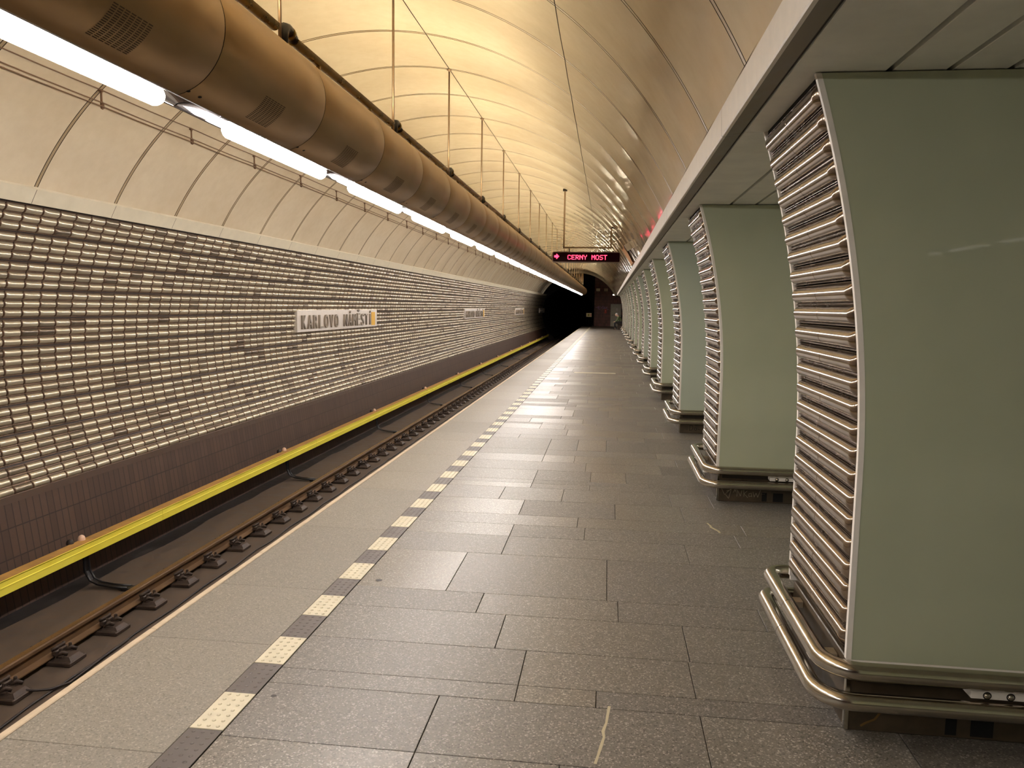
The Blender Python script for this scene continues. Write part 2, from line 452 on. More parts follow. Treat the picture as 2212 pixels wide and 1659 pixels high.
def flange(L, vs, hs):
    # a ribbon along the block: own vertices per strip so its edges stay crisp
    U = []; Vv = []; Hh = []; q = []
    for i in range(len(vs)-1):
        o = len(U); U += [0, L, L, 0]; Vv += [vs[i], vs[i], vs[i+1], vs[i+1]]; Hh += [hs[i], hs[i], hs[i+1], hs[i+1]]
        q.append((o+3, o+2, o+1, o))
    return np.array(U, float), np.array(Vv, float), np.array(Hh, float), np.array(q)
def build_block_wall():
    y0, y1 = Y_RING0-12*RING, 68.0
    ncol = int((y1-y0)/BLK)
    da = (W_TOP-W_BOT)/NROW; P = da*VR
    allV = []; allF = []; allT = []; allM = []; off = 0
    L = BLK-.010; hw = P*.36
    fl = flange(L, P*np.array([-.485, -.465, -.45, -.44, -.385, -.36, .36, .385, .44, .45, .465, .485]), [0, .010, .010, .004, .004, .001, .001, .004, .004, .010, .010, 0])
    def us_(n):
        e = .044
        a = e*(1-np.cos(np.linspace(0, PI/2, n)))
        return np.concatenate([a, [e+.004, L*.5, L-e-.004], L-a[::-1]])
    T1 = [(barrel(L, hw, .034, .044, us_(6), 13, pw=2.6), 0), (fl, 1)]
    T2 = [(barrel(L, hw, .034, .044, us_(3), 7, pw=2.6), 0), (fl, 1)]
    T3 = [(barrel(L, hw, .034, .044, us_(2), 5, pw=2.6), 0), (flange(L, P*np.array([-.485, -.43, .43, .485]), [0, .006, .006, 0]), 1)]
    for c in range(ncol):
        yb = y0 + c*BLK
        T = T1 if 5 < yb < 16 else (T2 if 5 < yb < 32 else T3)
        for r in range(NROW):
            ac = W_TOP - da*(r+.5) + ((r % 3)-1)*.0021
            if rng.random() < .05: tn = .02 + .15*rng.random()
            else: tn = .16 + .84*rng.random()**.7
            for (U, Vv, h, q), mi in T:
                a = PI - (ac + Vv/VR); rr = VR + .030 - h
                allV.append(np.stack([VX+rr*np.cos(a), yb+.002+U, VZ+rr*np.sin(a)], -1))
                allF.append(q+off); off += len(U)
                allT.append(np.full(len(q), tn))
                if mi == 0:
                    um = U[q].mean(1); vm = np.abs(Vv[q].mean(1)); allM.append(np.where((um < .010) | (um > L-.020+.010*(vm/hw)**2), 1, 0))  # block ends take the dark flange colour to carry the shade between blocks
                else:
                    hm = h[q].mean(1); allM.append(np.where(hm >= .0099, 2, 1))
    me = np_mesh('wall_left', np.concatenate(allV), np.concatenate(allF), [M_BLOCK, M_FLANGE_ENDSHADE, M_LIP], np.concatenate(allT), matidx=np.concatenate(allM))
    try: me.set_sharp_from_angle(angle=math.radians(60))
    except Exception: pass
    o = bpy.data.objects.new('wall_left', me); COL.objects.link(o); struct(o)
    mb = MB()
    mb.sheet([(VX+(VR+.036)*math.cos(a), VZ+(VR+.036)*math.sin(a)) for a in np.linspace(PI-W_TOP-.03, PI-W_BOT+.01, 40)], y0, 68, 0, True)
    struct(mb.obj('wall_left', [M_BLOCKGAP]))
build_block_wall()
# brick base of the left wall
mb = MB()
xb_ = VX-math.sqrt((VR+.02)**2-(-.262-VZ)**2)
mb.sheet([(xb_-.05, -.262), (xb_+.012, -.262), (xb_+.02, -.325)], Y_BACK, 68.5, 1)
mb.sheet([(xb_+.014, -.325), (-5.40, -1.33)], Y_BACK, 68.5, 0)
struct(mb.obj('wall_left', [M_BRICK, simple('brick_capping', lin(72, 56, 45), .55, 0, 12, .15)]))

# ------------------------------------------------------------------ FLOOR
def build_floor():
    quads = []; tones = []
    gap = .0034
    offs = [0, .40, .54, .88, 1.28, 1.68, 2.07, 2.36, 2.64, 3.10, 3.55]   # joints within one bay
    y = 3.44-5*BAY
    yb0 = y
    # middle field
    x0, x1 = -1.388, 4.2
    nb = 0
    while y < END_Y:
        lens = [.40, .28, .69, .40, .29, .27, .46, .44, .18, .14] if nb != 3 else None
        if lens is None: lens = [.40, .28, .69, .40, .29, .27, .46, .44, .18, .14]
        if nb % 3 == 0: lens = [.42, .40, .36, .30, .69, .27, .46, .39, .14]
        if y < 3.3 and y > -.2: lens = [.5, .55, .49, .44, .25, .44, .41, .137, .333]
        s = sum(lens); lens = [q*BAY/s for q in lens]
        yy = y
        for ri, h in enumerate(lens):
            wide = .004 if ri == 0 else gap
            xs = [x0]
            while xs[-1] < x1: xs.append(xs[-1] + random.choice([.33, .52, .74, .74, .9, 1.05, 1.2]))
            for a, b in zip(xs[:-1], xs[1:]):
                quads.append((a+gap*.5, min(b, x1)-gap*.5, yy+wide*.5, min(yy+h, END_Y)-gap*.5))
                tones.append(random.random()**.8)
            yy += h
            if yy > END_Y: break
        y += BAY; nb += 1
    ez = []
    y = yb0; eq = []; et = []
    while y < END_Y:
        h = random.choice([.89, .71, 1.18, .59])
        if y+h > 64.2: h = max(.1, 64.2-y)
        eq.append((-2.15+gap, -1.528, y+.0012, y+h-.0012)); et.append(.3+.6*random.random())
        y += h
        if y >= 64.2: break
    def mk(name, Q, T, mats):
        V = []; F = []
        for (a, b, c, d) in Q:
            o = len(V); bv = .0015
            V += [(a, c, -.02), (b, c, -.02), (b, d, -.02), (a, d, -.02), (a, c, -bv), (b, c, -bv), (b, d, -bv), (a, d, -bv), (a+bv, c+bv, 0), (b-bv, c+bv, 0), (b-bv, d-bv, 0), (a+bv, d-bv, 0)]
            F += [(o+8, o+9, o+10, o+11)]
            for k in range(4):
                l = (k+1) % 4
                F += [(o+k, o+l, o+4+l, o+4+k), (o+4+k, o+4+l, o+8+l, o+8+k)]
        tone = np.repeat(np.array(T), 9)
        me = np_mesh(name, np.array(V), np.array(F), mats, tone, smooth=False)
        o = bpy.data.objects.new(name, me); COL.objects.link(o); struct(o)
    mk('floor', quads, tones, [M_FLOOR]); mk('floor', eq, et, [M_EDGE])
    mb = MB()
    mb.box(-2.185, 4.2, yb0, 64.2, -.10, -.006); mb.box(-1.3, 4.2, 64.2, END_Y, -.1, -.006)
    struct(mb.obj('floor', [M_JOINT]))
    # light kerb stones along the edge
    mb = MB(); y = yb0
    while y < 64.2:
        h = min(1.18, 64.2-y); j = random.uniform(-.002, .002)
        mb.cbox(EDGE_X+j, -2.152, y+.001, y+h-.001, -.10, .001, .004); y += h
    struct(mb.obj('trim_3', [M_KERB]))
    # platform body below the edge
    mb = MB(); mb.box(-2.02, -1.95, yb0, 64.2, -1.35, -.1); mb.box(-2.15, 4.2, yb0, 64.2, -.22, -.1); mb.box(-2.0, 0, 64.1, 64.2, -1.35, -.1)
    struct(mb.obj('wall_platform_side', [M_CONC]))
build_floor()
# tactile strip
def build_tactile():
    P_ = BAY/6.6
    mw = MB(); md = MB(); k = 0
    y0 = 2.586 - 26*.5405
    while True:
        y = y0 + k*.5405
        if y > 63.6: break
        for m, a, b in ((mw, y+.0015, y+.2735), (md, y+.2755, y+.5385)):
            m.cbox(-1.524, -1.390, a, b, -.004, .003 if m is mw else .002, .001)
            if y < 16:
                n = 7; sg = 8 if y < 9 else 5
                for i in range(n):
                    for j in range(3):
                        cx = -1.495 + j*.0375 + random.uniform(-.001, .001); cy = a + (b-a)*(i+.5)/n
                        q_ = 1.0 if m is mw else .55; m.lathe([(.0085, .0012), (.0075, .0045*q_), (.004, .0066*q_), (.001, .0072*q_)], (cx, cy, 0), 'z', sg)
        k += 1
    struct(mw.obj('trim_4', [M_TW])); struct(md.obj('trim_5', [M_TD]))
    # worn ribbed strip across the platform further down
    mb = MB()
    for i in range(30):
        mb.cbox(-.80+i*.0335, -.775+i*.0335, 18.72, 18.98, -.004, .004, .001)
    struct(mb.obj('trim_6', [M_TW]))
build_tactile()

# ------------------------------------------------------------------ TRACK
BEDZ = -1.31
mb = MB(); mb.box(-5.40, -2.0, Y_BACK, 110, BEDZ-.1, BEDZ); struct(mb.obj('floor', [M_CONC]))
mb = MB()
n = 160; P = []
for i in range(n+1):
    y = Y_BACK + (80-Y_BACK)*i/n; j1 = random.uniform(-.02, .02); j2 = random.uniform(-.03, .03)
    P.append([(-5.398, y, BEDZ+.012), (-5.32+j1, y, BEDZ+.006), (-5.21+j2, y, BEDZ+.002)])
prof_grid(mb, P, 0); struct(mb.obj('trim_7', [M_GUTTER]))
def rail_profile(cx, top):
    h = [(-.0625, -.14), (.0625, -.14), (.0625, -.131), (.012, -.115), (.009, -.045), (.035, -.036), (.036, -.012), (.030, -.002), (.015, 0), (-.015, 0), (-.030, -.002), (-.036, -.012), (-.035, -.036), (-.009, -.045), (-.012, -.115), (-.0625, -.131)]
    return [(cx+a, top+b) for a, b in h]
for i, (cx, lab) in enumerate(((-4.395, 'rusty running rail on iron fasteners, between yellow-capped conductor rail and platform'), (-2.89, 'running rail hidden close under the platform edge'))):
    mb = MB(); mb.prism(rail_profile(cx, -1.12), Y_BACK, 100, 0)
    mb.box(cx-.026, cx+.026, Y_BACK, 100, -1.1205, -1.1195, 1)
    o = mb.obj('running_rail', [M_RAIL, M_RAILTOP]); tag(o, lab, 'rail')
def make_fastener():
    root = thing('rail_fastener', 'dirty iron rail fastener with bolts gripping the foot of the running rail', 'rail fastener', (-4.395, 0, BEDZ), 'row of rail fasteners along the running rail')
    mb = MB()
    mb.cbox(-.17, .20, -.085, .085, 0, .028, .006)
    mb.add([(.075, -.08, .02), (.20, -.07, .02), (.20, .07, .02), (.075, .08, .02), (.085, -.06, .062), (.17, -.05, .05), (.17, .05, .05), (.085, .06, .062)], [(4, 5, 6, 7), (0, 1, 5, 4), (1, 2, 6, 5), (2, 3, 7, 6), (3, 0, 4, 7)])
    mb.add([(-.165, -.08, .02), (-.07, -.08, .02), (-.07, .08, .02), (-.165, .08, .02), (-.15, -.05, .055), (-.08, -.06, .062), (-.08, .06, .062), (-.15, .05, .055)], [(4, 5, 6, 7), (0, 1, 5, 4), (1, 2, 6, 5), (2, 3, 7, 6), (3, 0, 4, 7)])
    mb.obj('base_plate', M_FAST, root)
    for sx in (-1, 1):
        for yy in (-.045, .045):
            mb = MB(); c = (sx*.105+.005, yy, .05)
            mb.lathe([(.026, 0), (.026, .008), (.017, .010), (.017, .026), (.012, .034), (.010, .05), (.003, .053)], c, 'z', 8, smooth=False)
            mb.tube([(c[0]-.02*sx, yy-.02, .055), (c[0]+.012*sx, yy-.005, .078), (c[0]+.035*sx, yy+.016, .06)], .011, 8)
            mb.obj('clip_bolt', M_FAST, root)
    mb = MB(); mb.cbox(.045, .085, -.055, .055, .05, .085, .006); mb.tube([(.05, -.06, .09), (.075, -.03, .1), (.05, 0, .088), (.075, .03, .1), (.05, .06, .09)], .011, 8); mb.obj('clamp', M_FAST, root)
    return root
f0 = make_fastener(); f0.scale = (1.2, 1.2, 1.35); f0.location.y = 4.30
y = 4.30 + .585
f0.location.y = 4.30
while y < 68:
    c = copy_tree(f0); c.location.y = y; y += .585
# cable along the bed and the little bond wire near the front
mb = MB(); pts = []
y = 3.0; k = 0
while y < 70:
    pts.append((-4.02+.012*math.sin(k*1.7)+random.uniform(-.006, .006), y, BEDZ+.012)); y += .3; k += 1
tag(mb.tube(pts, .009, 6).obj('track_cable', M_CABLE), 'thin black cable lying along the track bed beside the platform', 'cable')
mb = MB(); mb.tube([(-4.22, 4.90, BEDZ+.05), (-4.12, 4.97, BEDZ+.025), (-4.03, 4.99, BEDZ+.03), (-3.97, 5.12, BEDZ+.02), (-4.0, 5.6, BEDZ+.02), (-4.01, 5.9, BEDZ+.015)], .011, 8)
tag(mb.obj('bond_cable', M_CABLE), 'short curled brown cable beside the nearest rail fasteners', 'cable')

# conductor rail
cr = thing('conductor_rail', 'conductor rail under a bright yellow cover along the brick wall base', 'conductor rail', (-5.18, 0, BEDZ))
def loc(o): return (0, 0, 0)
X0, X1, ZT, ZB = -5.25, -5.12, -.83, -.962
mb = MB()
out = [(X0, ZT), (X1+.012, ZT), (X1+.004, ZT-.004), (X1, ZT-.014), (X1, ZT-.055), (X1+.007, ZT-.060), (X1+.007, ZT-.064), (X1+.002, ZT-.067), (X1+.002, ZB), (X1-.005, ZB), (X1-.006, ZT-.05), (X1-.02, ZT-.008), (X0+.006, ZT-.008), (X0+.006, ZB), (X0, ZB)]
out = [(x+5.18, z-BEDZ) for x, z in out]
y = Y_BACK
while y < 66.5:
    L_ = min(4.8, 66.5-y); mb.prism(out, y+.002, y+L_-.002, 0); mb.box(X0+5.18+.002, X1+5.18-.006, y+.003, y+L_-.003, ZT-BEDZ, ZT-BEDZ+.0012, 1); y += L_
o = mb.obj('yellow_cover', [M_YEL, M_YELTOP], cr)
mb = MB(); mb.box(-.045, .035, Y_BACK, 66.3, ZT-BEDZ-.12, ZT-BEDZ-.02); mb.obj('contact_bar', M_BLKIRON, cr)
mb = MB(); mb.prism([(x+.03, z) for x, z in [(-.10, ZT-BEDZ-.05), (.01, ZT-BEDZ-.05), (.01, ZT-BEDZ+.01), (-.10, ZT-BEDZ+.01)]], 66.5, 67.0); mb.obj('end_cap', M_YEL, cr)
yb = [6.99+4.93*i for i in range(-3, 12)]
for y in yb:
    mb = MB()
    pth = [(0, y, ZT-BEDZ-.05), (0, y, .30), (.01, y, .17), (.06, y, .085), (.14, y, .05), (.28, y, .035), (.46, y, .03)]
    for sgn in (-.035, .035):
        mb.tube([(p[0], p[1]+sgn, p[2]) for p in pth], .012, 8)
    for a, b in zip(pth[:-1], pth[1:]):
        mb.add([(a[0], y-.03, a[2]), (a[0], y+.03, a[2]), (b[0], y+.03, b[2]), (b[0], y-.03, b[2])], [(0, 1, 2, 3)])
    mb.cbox(.40, .56, y-.055, y+.055, 0, .03, .004)
    mb.obj('support_bracket', M_BLKIRON, cr)
    mb = MB(); mb.lathe([(.034, 0), (.036, .02), (.034, .045), (.026, .062), (.012, .072), (.002, .075)], (-.055, y+.02, ZT-BEDZ-.02), 'z', 16)
    mb.obj('insulator', M_INS, cr)
    mb = MB(); mb.lathe([(.030, 0), (.036, .02), (.03, .05), (.018, .062), (.002, .066)], (-.085, y-.11, ZT-BEDZ-.02), 'z', 12); mb.obj('clamp', M_CABLE, cr)

# ------------------------------------------------------------------ FASCIA + PASSAGE CEILING + HALL
mb = MB()
Y_F1 = 54.2
y = PIL_Y0 + .95 + .0 - 5*BAY
while y < Y_F1:
    L_ = min(BAY, Y_F1-y)
    mb.sheet([(.535, 2.566), (.505, 2.553), (.510, 2.425), (.514, 2.419), (.528, 2.419)], y+.003, y+L_-.003, 0)
    mb.sheet([(.528, 2.419), (.556, 2.421), (.558, 2.432), (.598, 2.434)], y+.0015, y+L_-.0015, 1)
    y += L_
mb.sheet([(.53, 2.56), (.53, 2.436), (.62, 2.45)], Y_BACK, Y_F1, 2)
mb.sheet([(.505, 2.562), (.56, 2.56)], Y_BACK, Y_F1, 2)
struct(mb.obj('trim_8', [M_ALU, M_ALUDARK, M_BODY]))
mb = MB()
xs = [.612, .95] + [.95+.2*i for i in range(1, 12)]
y = PIL_Y0 + .95 - 5*BAY
while y < Y_F1:
    for a, b in zip(xs[:-1], xs[1:]):
        mb.cbox(a+(.004 if a < .7 else .011), b-.011, y+.004, y+BAY-.004, 2.440, 2.47, .002)
    y += BAY
struct(mb.obj('ceiling', [M_SOFFIT]))
mb = MB(); mb.box(.60, 3.2, Y_BACK, Y_F1, 2.475, 2.55); struct(mb.obj('ceiling', [M_BODY]))
# central hall beyond the pillars
mb = MB(); mb.box(4.2, 10.0, Y_BACK, 56, -.1, 0); struct(mb.obj('floor', [M_FLOOR]))
mb = MB(); mb.box(3.15, 10.0, Y_BACK, 56, 3.4, 3.5); mb.box(3.15, 3.2, Y_BACK, 56, 2.44, 3.4); struct(mb.obj('ceiling', [M_SOFFIT]))
mb = MB(); mb.box(10.0, 10.1, Y_BACK, 56, 0, 3.5); mb.box(3.2, 10, 56, 56.1, 0, 3.5); struct(mb.obj('wall_right', [M_SOFFIT]))
hl0 = thing('hall_lamp', 'white tube lamp on the ceiling of the hall behind the pillars', 'ceiling lamp', (7.0, 0, 2.955), 'tube lamps of the central hall')
m_ = MB(); m_.cbox(-.09, .09, 0, 1.5, -.06, 0, .006); m_.obj('housing', M_ALU, hl0)
for yq in (.3, 1.2):
    m_ = MB(); m_.tube([(0, yq, -.01), (0, yq, .445)], .008, 8); m_.obj('hanger', M_ROD, hl0)
m_ = MB(); m_.cbox(-.07, .07, .03, 1.47, -.085, -.061, .006); m_.obj('lamp_tube', M_HALL, hl0)
for i in range(16):
    h_ = hl0 if i == 0 else copy_tree(hl0)
    h_.location.y = -9.3 if i == 0 else -.2 + i*BAY*.6
mb = MB(); mb.box(-6.2, 10, Y_BACK-.1, Y_BACK, -1.4, 4.6); struct(mb.obj('wall_back', [M_TILEWALL]))

# ------------------------------------------------------------------ PILLARS
def px(z): return .93 - (max(0, z-1.0))**2/9.2
PD = .94      # length of a pillar along the platform
def make_pillar():
    root = thing('pillar', 'x', 'pillar', (0.93, PIL_Y0, 0), 'pillars between platform and central hall')
    X = lambda x: x-.93
    zs = [.293+(2.435-.293)*i/40 for i in range(41)]
    # core
    mb = MB(); poly = [(X(px(z))+.045, z) for z in [.2]+zs] + [(X(3.1), 2.435), (X(3.1), .2)]
    mb.prism(poly, .014, PD-.014); mb.obj('core', M_BODY, root)
    # glass side panels and aluminium edge strips
    for y0, y1, ys0, ys1 in ((0, .012, -.004, .020), (PD-.012, PD, PD-.020, PD+.004)):
        mb = MB(); poly = [(X(px(z))+.012, z) for z in zs] + [(X(3.12), 2.435), (X(3.12), .293)]
        mb.prism(poly, y0, y1); mb.obj('side_panel', M_GREEN, root)
        mb = MB(); poly = [(X(px(z))-.006, z) for z in zs] + [(X(px(z))+.014, z) for z in reversed(zs)]
        mb.prism(poly, ys0+.003 if ys0 < .5 else ys0, ys1 if ys0 < .5 else ys1-.003); mb.obj('edge_strip', M_ALU, root)
        mb = MB(); mb.box(X(.93), X(3.12), ys0+.002, ys1-.002, .270, .292); mb.obj('bottom_strip', M_ALU, root)
    # tubular glass cladding
    Pt = .0873; z0 = .318; R_ = 24
    V = []; F = []; T = []; off = 0
    W = PD-.05; yoff = .025
    L = W/2-.001
    MI = []
    e = .034; ae = e*(1-np.cos(np.linspace(0, PI/2, 8)))
    hw = Pt*.41
    fs = flange(L, Pt*np.array([-.49, -.472, -.458, -.452, -.43, -.41, .41, .43, .452, .458, .472, .49]), [0, .012, .012, .005, .005, .001, .001, .005, .005, .012, .012, 0])
    for r in range(R_):
        zc = z0 + Pt*(r+.5) + (1-(r % 3))*(-.0018)
        for c in range(2):
            us = np.concatenate([ae, [e+.003, e+.01, L*.5, L-.004, L-.0012, L]]) if c == 0 else np.concatenate([[0, .0012, .004, L*.5, L-e-.01, L-e-.003], L-ae[::-1]])
            tn = .3+.7*rng.random()
            for (U, Vv, h, q), mi in ((barrel(L, hw, .033, e, us, 17, (c == 0, c == 1)), 0), (fs, 1)):
                if mi == 0:
                    mid = (U > L-.0006) if c == 0 else (U < .0006)
                    h = np.where(mid, h*.95, h)
                zz = zc + Vv
                sl = np.maximum(0, zz-1.0)/4.6
                nx = -1/np.sqrt(1+sl**2); nz = -sl/np.sqrt(1+sl**2)
                xb = .93 - np.maximum(0, zz-1.0)**2/9.2 + .010
                V.append(np.stack([xb-.93+nx*h, yoff+.001+c*(L+.002)+U, zz+nz*h], -1))
                F.append(q[:, ::-1]+off); off += len(U); T.append(np.full(len(q), tn)); MI.append(np.full(len(q), mi))
    me = np_mesh('tube_cladding', np.concatenate(V), np.concatenate(F), [M_TUBE, M_FLANGE2], np.concatenate(T), matidx=np.concatenate(MI))
    try: me.set_sharp_from_angle(angle=math.radians(60))
    except Exception: pass
    o = bpy.data.objects.new('tube_cladding', me); COL.objects.link(o); o.parent = root
    # plinth
    mb = MB(); mb.cbox(X(.945), X(3.05), .025, PD-.025, .0, .27, .004); mb.obj('plinth', M_PLINTH, root)
    mb = MB(); mb.box(X(.938), X(.952), .018, .028, .005, .262); mb.box(X(.938), X(.946), .018, .045, .005, .262); mb.obj('plinth_corner_strip', M_STEEL, root)
    for a, b in ((1.305, 1.345), (1.395, 1.475)):
        mb = MB(); mb.box(X(a), X(b), .0235, .026, .012, .085); mb.obj('vent_hole', M_BLACK, root)
    # bumper rails
    for zc, xf in ((.280, .838), (.163, .818)):
        pts = [(X(3.0), -.072, zc), (X(1.05), -.072, zc)]
        # rounded near corner
        cx_, cy_, rr = xf+.13, -.072+.13, .13
        pts += [(X(cx_+.02), -.072, zc)] + [(X(cx_-rr*math.sin(a)), cy_-rr*math.cos(a), zc) for a in np.linspace(0.1, PI/2, 9)]
        pts += [(X(xf), .53, zc)]
        pts2 = [(X(xf), .534, zc), (X(xf), PD+.072-.08, zc)] + [(X(xf+.08-.08*math.cos(a)), PD+.072-.08+.08*math.sin(a), zc) for a in np.linspace(.2, PI/2, 7)] + [(X(1.2), PD+.072, zc), (X(3.0), PD+.072, zc)]
        mb = MB(); mb.tube(pts, .034, 20, 0, False); mb.tube(pts2, .034, 20, 0, False); mb.tube([(X(xf), .525, zc), (X(xf), .54, zc)], .0325, 16, 1, False)
        ob = mb.obj('bumper_rail', [M_STEEL, M_BLACK], root)
    mb = MB(); mb.cbox(X(1.345), X(1.53), -.066, .03, .206, .236, .002)
    bk = mb.obj('mounting_bracket', M_ALU, root)
    for xb in (1.398, 1.478):
        mb = MB(); mb.lathe([(.011, 0), (.011, -.006), (.007, -.010), (.001, -.011)], (X(xb), -.066, .221), 'y', 12); mb.obj('bolt', M_STEEL, bk)
        mb = MB(); mb.lathe([(.015, 0), (.015, -.0008), (.001, -.0008)], (X(xb)+.002, -.066, .220), 'y', 12); mb.obj('bolt_hole', M_BLACK, bk)
    for yb in (.2, .75):
        mb = MB(); mb.cbox(X(.84), X(.96), yb-.03, yb+.03, .206, .236, .002); mb.obj('mounting_bracket', M_ALU, root)
    # black cap standing in for the shadow under the ceiling
    mb = MB(); mb.box(X(px(2.43))+.012, X(3.0), .012, PD-.012, 2.41, 2.438); mb.obj('top_shadow_cap', M_BLACK, root)
    return root
p0 = make_pillar()
pillars = [p0] + [copy_tree(p0) for _ in range(N_PIL-1)]
behind = copy_tree(p0); behind.location.y = PIL_Y0-BAY; behind['label'] = 'pillar just behind the camera, seen only as rail lines mirrored in the nearest green panel'
for i, p in enumerate(pillars):
    p.location.y = PIL_Y0 + BAY*i
    if i in (2, 5, 8, 11):
        for ch in p.children:
            if ch.name.startswith('side_panel'):
                ch.data = ch.data.copy(); ch.data.materials[0] = M_GREEN2
lab = ['curved pillar clad in shiny horizontal tubes with olive glass side, nearest the camera, filling the right edge',
       'tube-clad pillar with olive glass side and graffiti scratched on its plinth, second from the camera',
       'tube-clad pillar with bluish green side and dark scrawl on its plinth, third from the camera']
for i, p in enumerate(pillars):
    p['label'] = lab[i] if i < 3 else 'tube-clad pillar with green glass side, %s from the camera in the row' % ordw(i)
# scratches and graffiti
def strokes(name, mat, parent, segs, w=.0022, depth=.001):
    mb = MB()
    for s_ in segs:
        for a, b in zip(s_[:-1], s_[1:]):
            a = Vector(a); b = Vector(b); d = (b-a)
            if d.length < 1e-6: continue
            d.normalize(); nrm = Vector((0, -1, 0)); sd = d.cross(nrm)*w
            q = [a-sd, b-sd, b+sd, a+sd]
            mb.add([tuple(p+nrm*depth) for p in q]+[tuple(p+nrm*.0) for p in q], [(0, 1, 2, 3), (4, 7, 6, 5), (0, 4, 5, 1), (1, 5, 6, 2), (2, 6, 7, 3), (3, 7, 4, 0)])
    return mb.obj(name, mat, parent)
M_CHALK = simple('chalk_scratch', lin(150, 138, 116), .8)
M_INK = simple('black_marker', lin(22, 18, 14), .6)
def G(px_, py_):   # plinth-face lettering grid taken from its own drawing: 0..100 wide, 0..30 high
    return (.036 + px_*.0036, .0245, .016 + py_*.0036)
ank = [[G(2, 27), G(25, 26), G(10, 11), G(2, 27)], [G(25, 26), G(20, 4)], [G(10, 11), G(20, 22), G(14, 20)], [G(12, 12), G(20, 2)],
       [G(30, 17), G(33, 25), G(36, 18)], [G(31, 20), G(38, 24)], [G(38, 8), G(39, 23), G(46, 9), G(49, 23)],
       [G(53, 24), G(54, 8)], [G(61, 22), G(54, 15), G(63, 6)], [G(70, 17), G(65, 16), G(65, 9), G(71, 10), G(70, 18), G(72, 8)],
       [G(74, 20), G(77, 8), G(81, 18), G(85, 8), G(91, 26)], [G(94, 16), G(96, 16)], [G(98, 16), G(100, 16)]]
strokes('graffiti', M_CHALK, pillars[1], ank)
dd = [[G(30, 5), G(31, 25), G(38, 24), G(42, 17), G(39, 8), G(30, 5)], [G(48, 16), G(46, 10), G(50, 6), G(55, 9), G(54, 15), G(48, 16)], [G(20, 8), G(22, 10)], [G(60, 12), G(66, 8)]]
strokes('graffiti', M_INK, pillars[2], dd, .0035)
strokes('scratch', simple('ochre_scuff', lin(120, 92, 48), .8), p0, [[(.07, .0245, .02), (.09, .0245, .035), (.12, .0245, .05), (.15, .0245, .095)]], .004)

# ------------------------------------------------------------------ DUCT WITH LAMPS
duct = thing('lighting_duct', 'long bronze cylindrical duct hung from the vault on thin rods', 'duct', (DUX, 0, DUZ))
OPEN0, OPEN1 = math.radians(-77), math.radians(-128)     # slot at the bottom
def duct_section():
    mb = MB(); n = 56
    a0, a1 = OPEN0, OPEN1+2*PI
    arc = [(DUR*math.cos(a0+(a1-a0)*i/n), DUR*math.sin(a0+(a1-a0)*i/n)) for i in range(n+1)]
    inn = [((DUR-.006)*math.cos(a0+(a1-a0)*i/n), (DUR-.006)*math.sin(a0+(a1-a0)*i/n)) for i in range(n+1)]
    g = .003
    P = []
    for j, y in enumerate([g, g+.003, RING*.25, RING*.5, RING*.75, RING-g-.003, RING-g]):
        s = .997 if j in (0, 6) else 1.0
        P.append([(x*s, y, z*s) for x, z in arc])
    prof_grid(mb, P, 0)
    mb.sheet(inn, -.001, RING+.001, 1, True)
    mb.sheet([arc[0], inn[0]], g, RING-g, 0); mb.sheet([arc[-1], inn[-1]], g, RING-g, 0)
    return mb
ds = duct_section()
sec_me = ds.mesh('casing_section', [M_DUCT, M_BLACK])
# vent grille: rows of narrow slits standing a hair off the casing
mb = MB()
for i in range(17):
    a = math.radians(-33.5 - i*(29.0/16))
    for j in range(7):
        y0 = .49 + j*.034; y1 = y0+.027
        w = .0022/DUR
        pts = [(DUR+.0008, a-w), (DUR+.0008, a+w)]
        mb.add([((r)*math.cos(b), yy, (r)*math.sin(b)) for yy in (y0, y1) for r, b in pts], [(0, 1, 3, 2)])
vent_me = mb.mesh('vent', [simple('vent_slit', lin(72, 55, 36), .8)])
mb = MB(); a = math.radians(-67)
for yy in (.0, .095):
    c = Vector((math.cos(a), 0, math.sin(a)))*(DUR); tz = Vector((-math.sin(a), 0, math.cos(a)))
    mb.add([tuple(c*1.004 + Vector((0, yy+.012*math.cos(q), 0)) + tz*.008*math.sin(q)) for q in np.linspace(0, 2*PI, 11)[:-1]], [tuple(range(10))])
screw_me = mb.mesh('screw_pair', [M_BLACK])
NSEC = 51
Y_D0 = Y_RING0 - 5*RING
for i in range(NSEC):
    y = Y_D0 + i*RING
    s_ = bpy.data.objects.new('casing_section', sec_me); COL.objects.link(s_); s_.parent = duct; s_.location = (0, y, 0)
    v_ = bpy.data.objects.new('vent_grille', vent_me); COL.objects.link(v_); v_.parent = s_
    w_ = bpy.data.objects.new('screw_pair', screw_me); COL.objects.link(w_); w_.parent = s_; w_.location = (0, 0, 0)
Y_D1 = Y_D0 + NSEC*RING
mb = MB(); mb.lathe([(DUR-.001, 0), (DUR-.02, .012), (.05, .02), (.001, .02)], (0, Y_D1, 0), 'y', 40); mb.obj('end_cap', M_DUCT, duct)
mb = MB(); mb.lathe([(.001, -.02), (.05, -.02), (DUR-.02, -.012), (DUR-.001, 0)], (0, Y_D0, 0), 'y', 40); mb.obj('end_cap', M_DUCT, duct)
k = -2
while True:
    y = Y_RING0 + RING + k*2*RING
    if y > Y_D1: break
    mb = MB(); mb.tube([(.016, y, DUR-.01), (.016, y, 4.332-DUZ)], .0105, 10, 0); mb.lathe([(.03, 0), (.03, -.012), (.012, -.018), (.012, -.03)], (.016, y, 4.338-DUZ), 'z', 10)
    mb.obj('hanger_rod', M_ROD, duct); k += 1

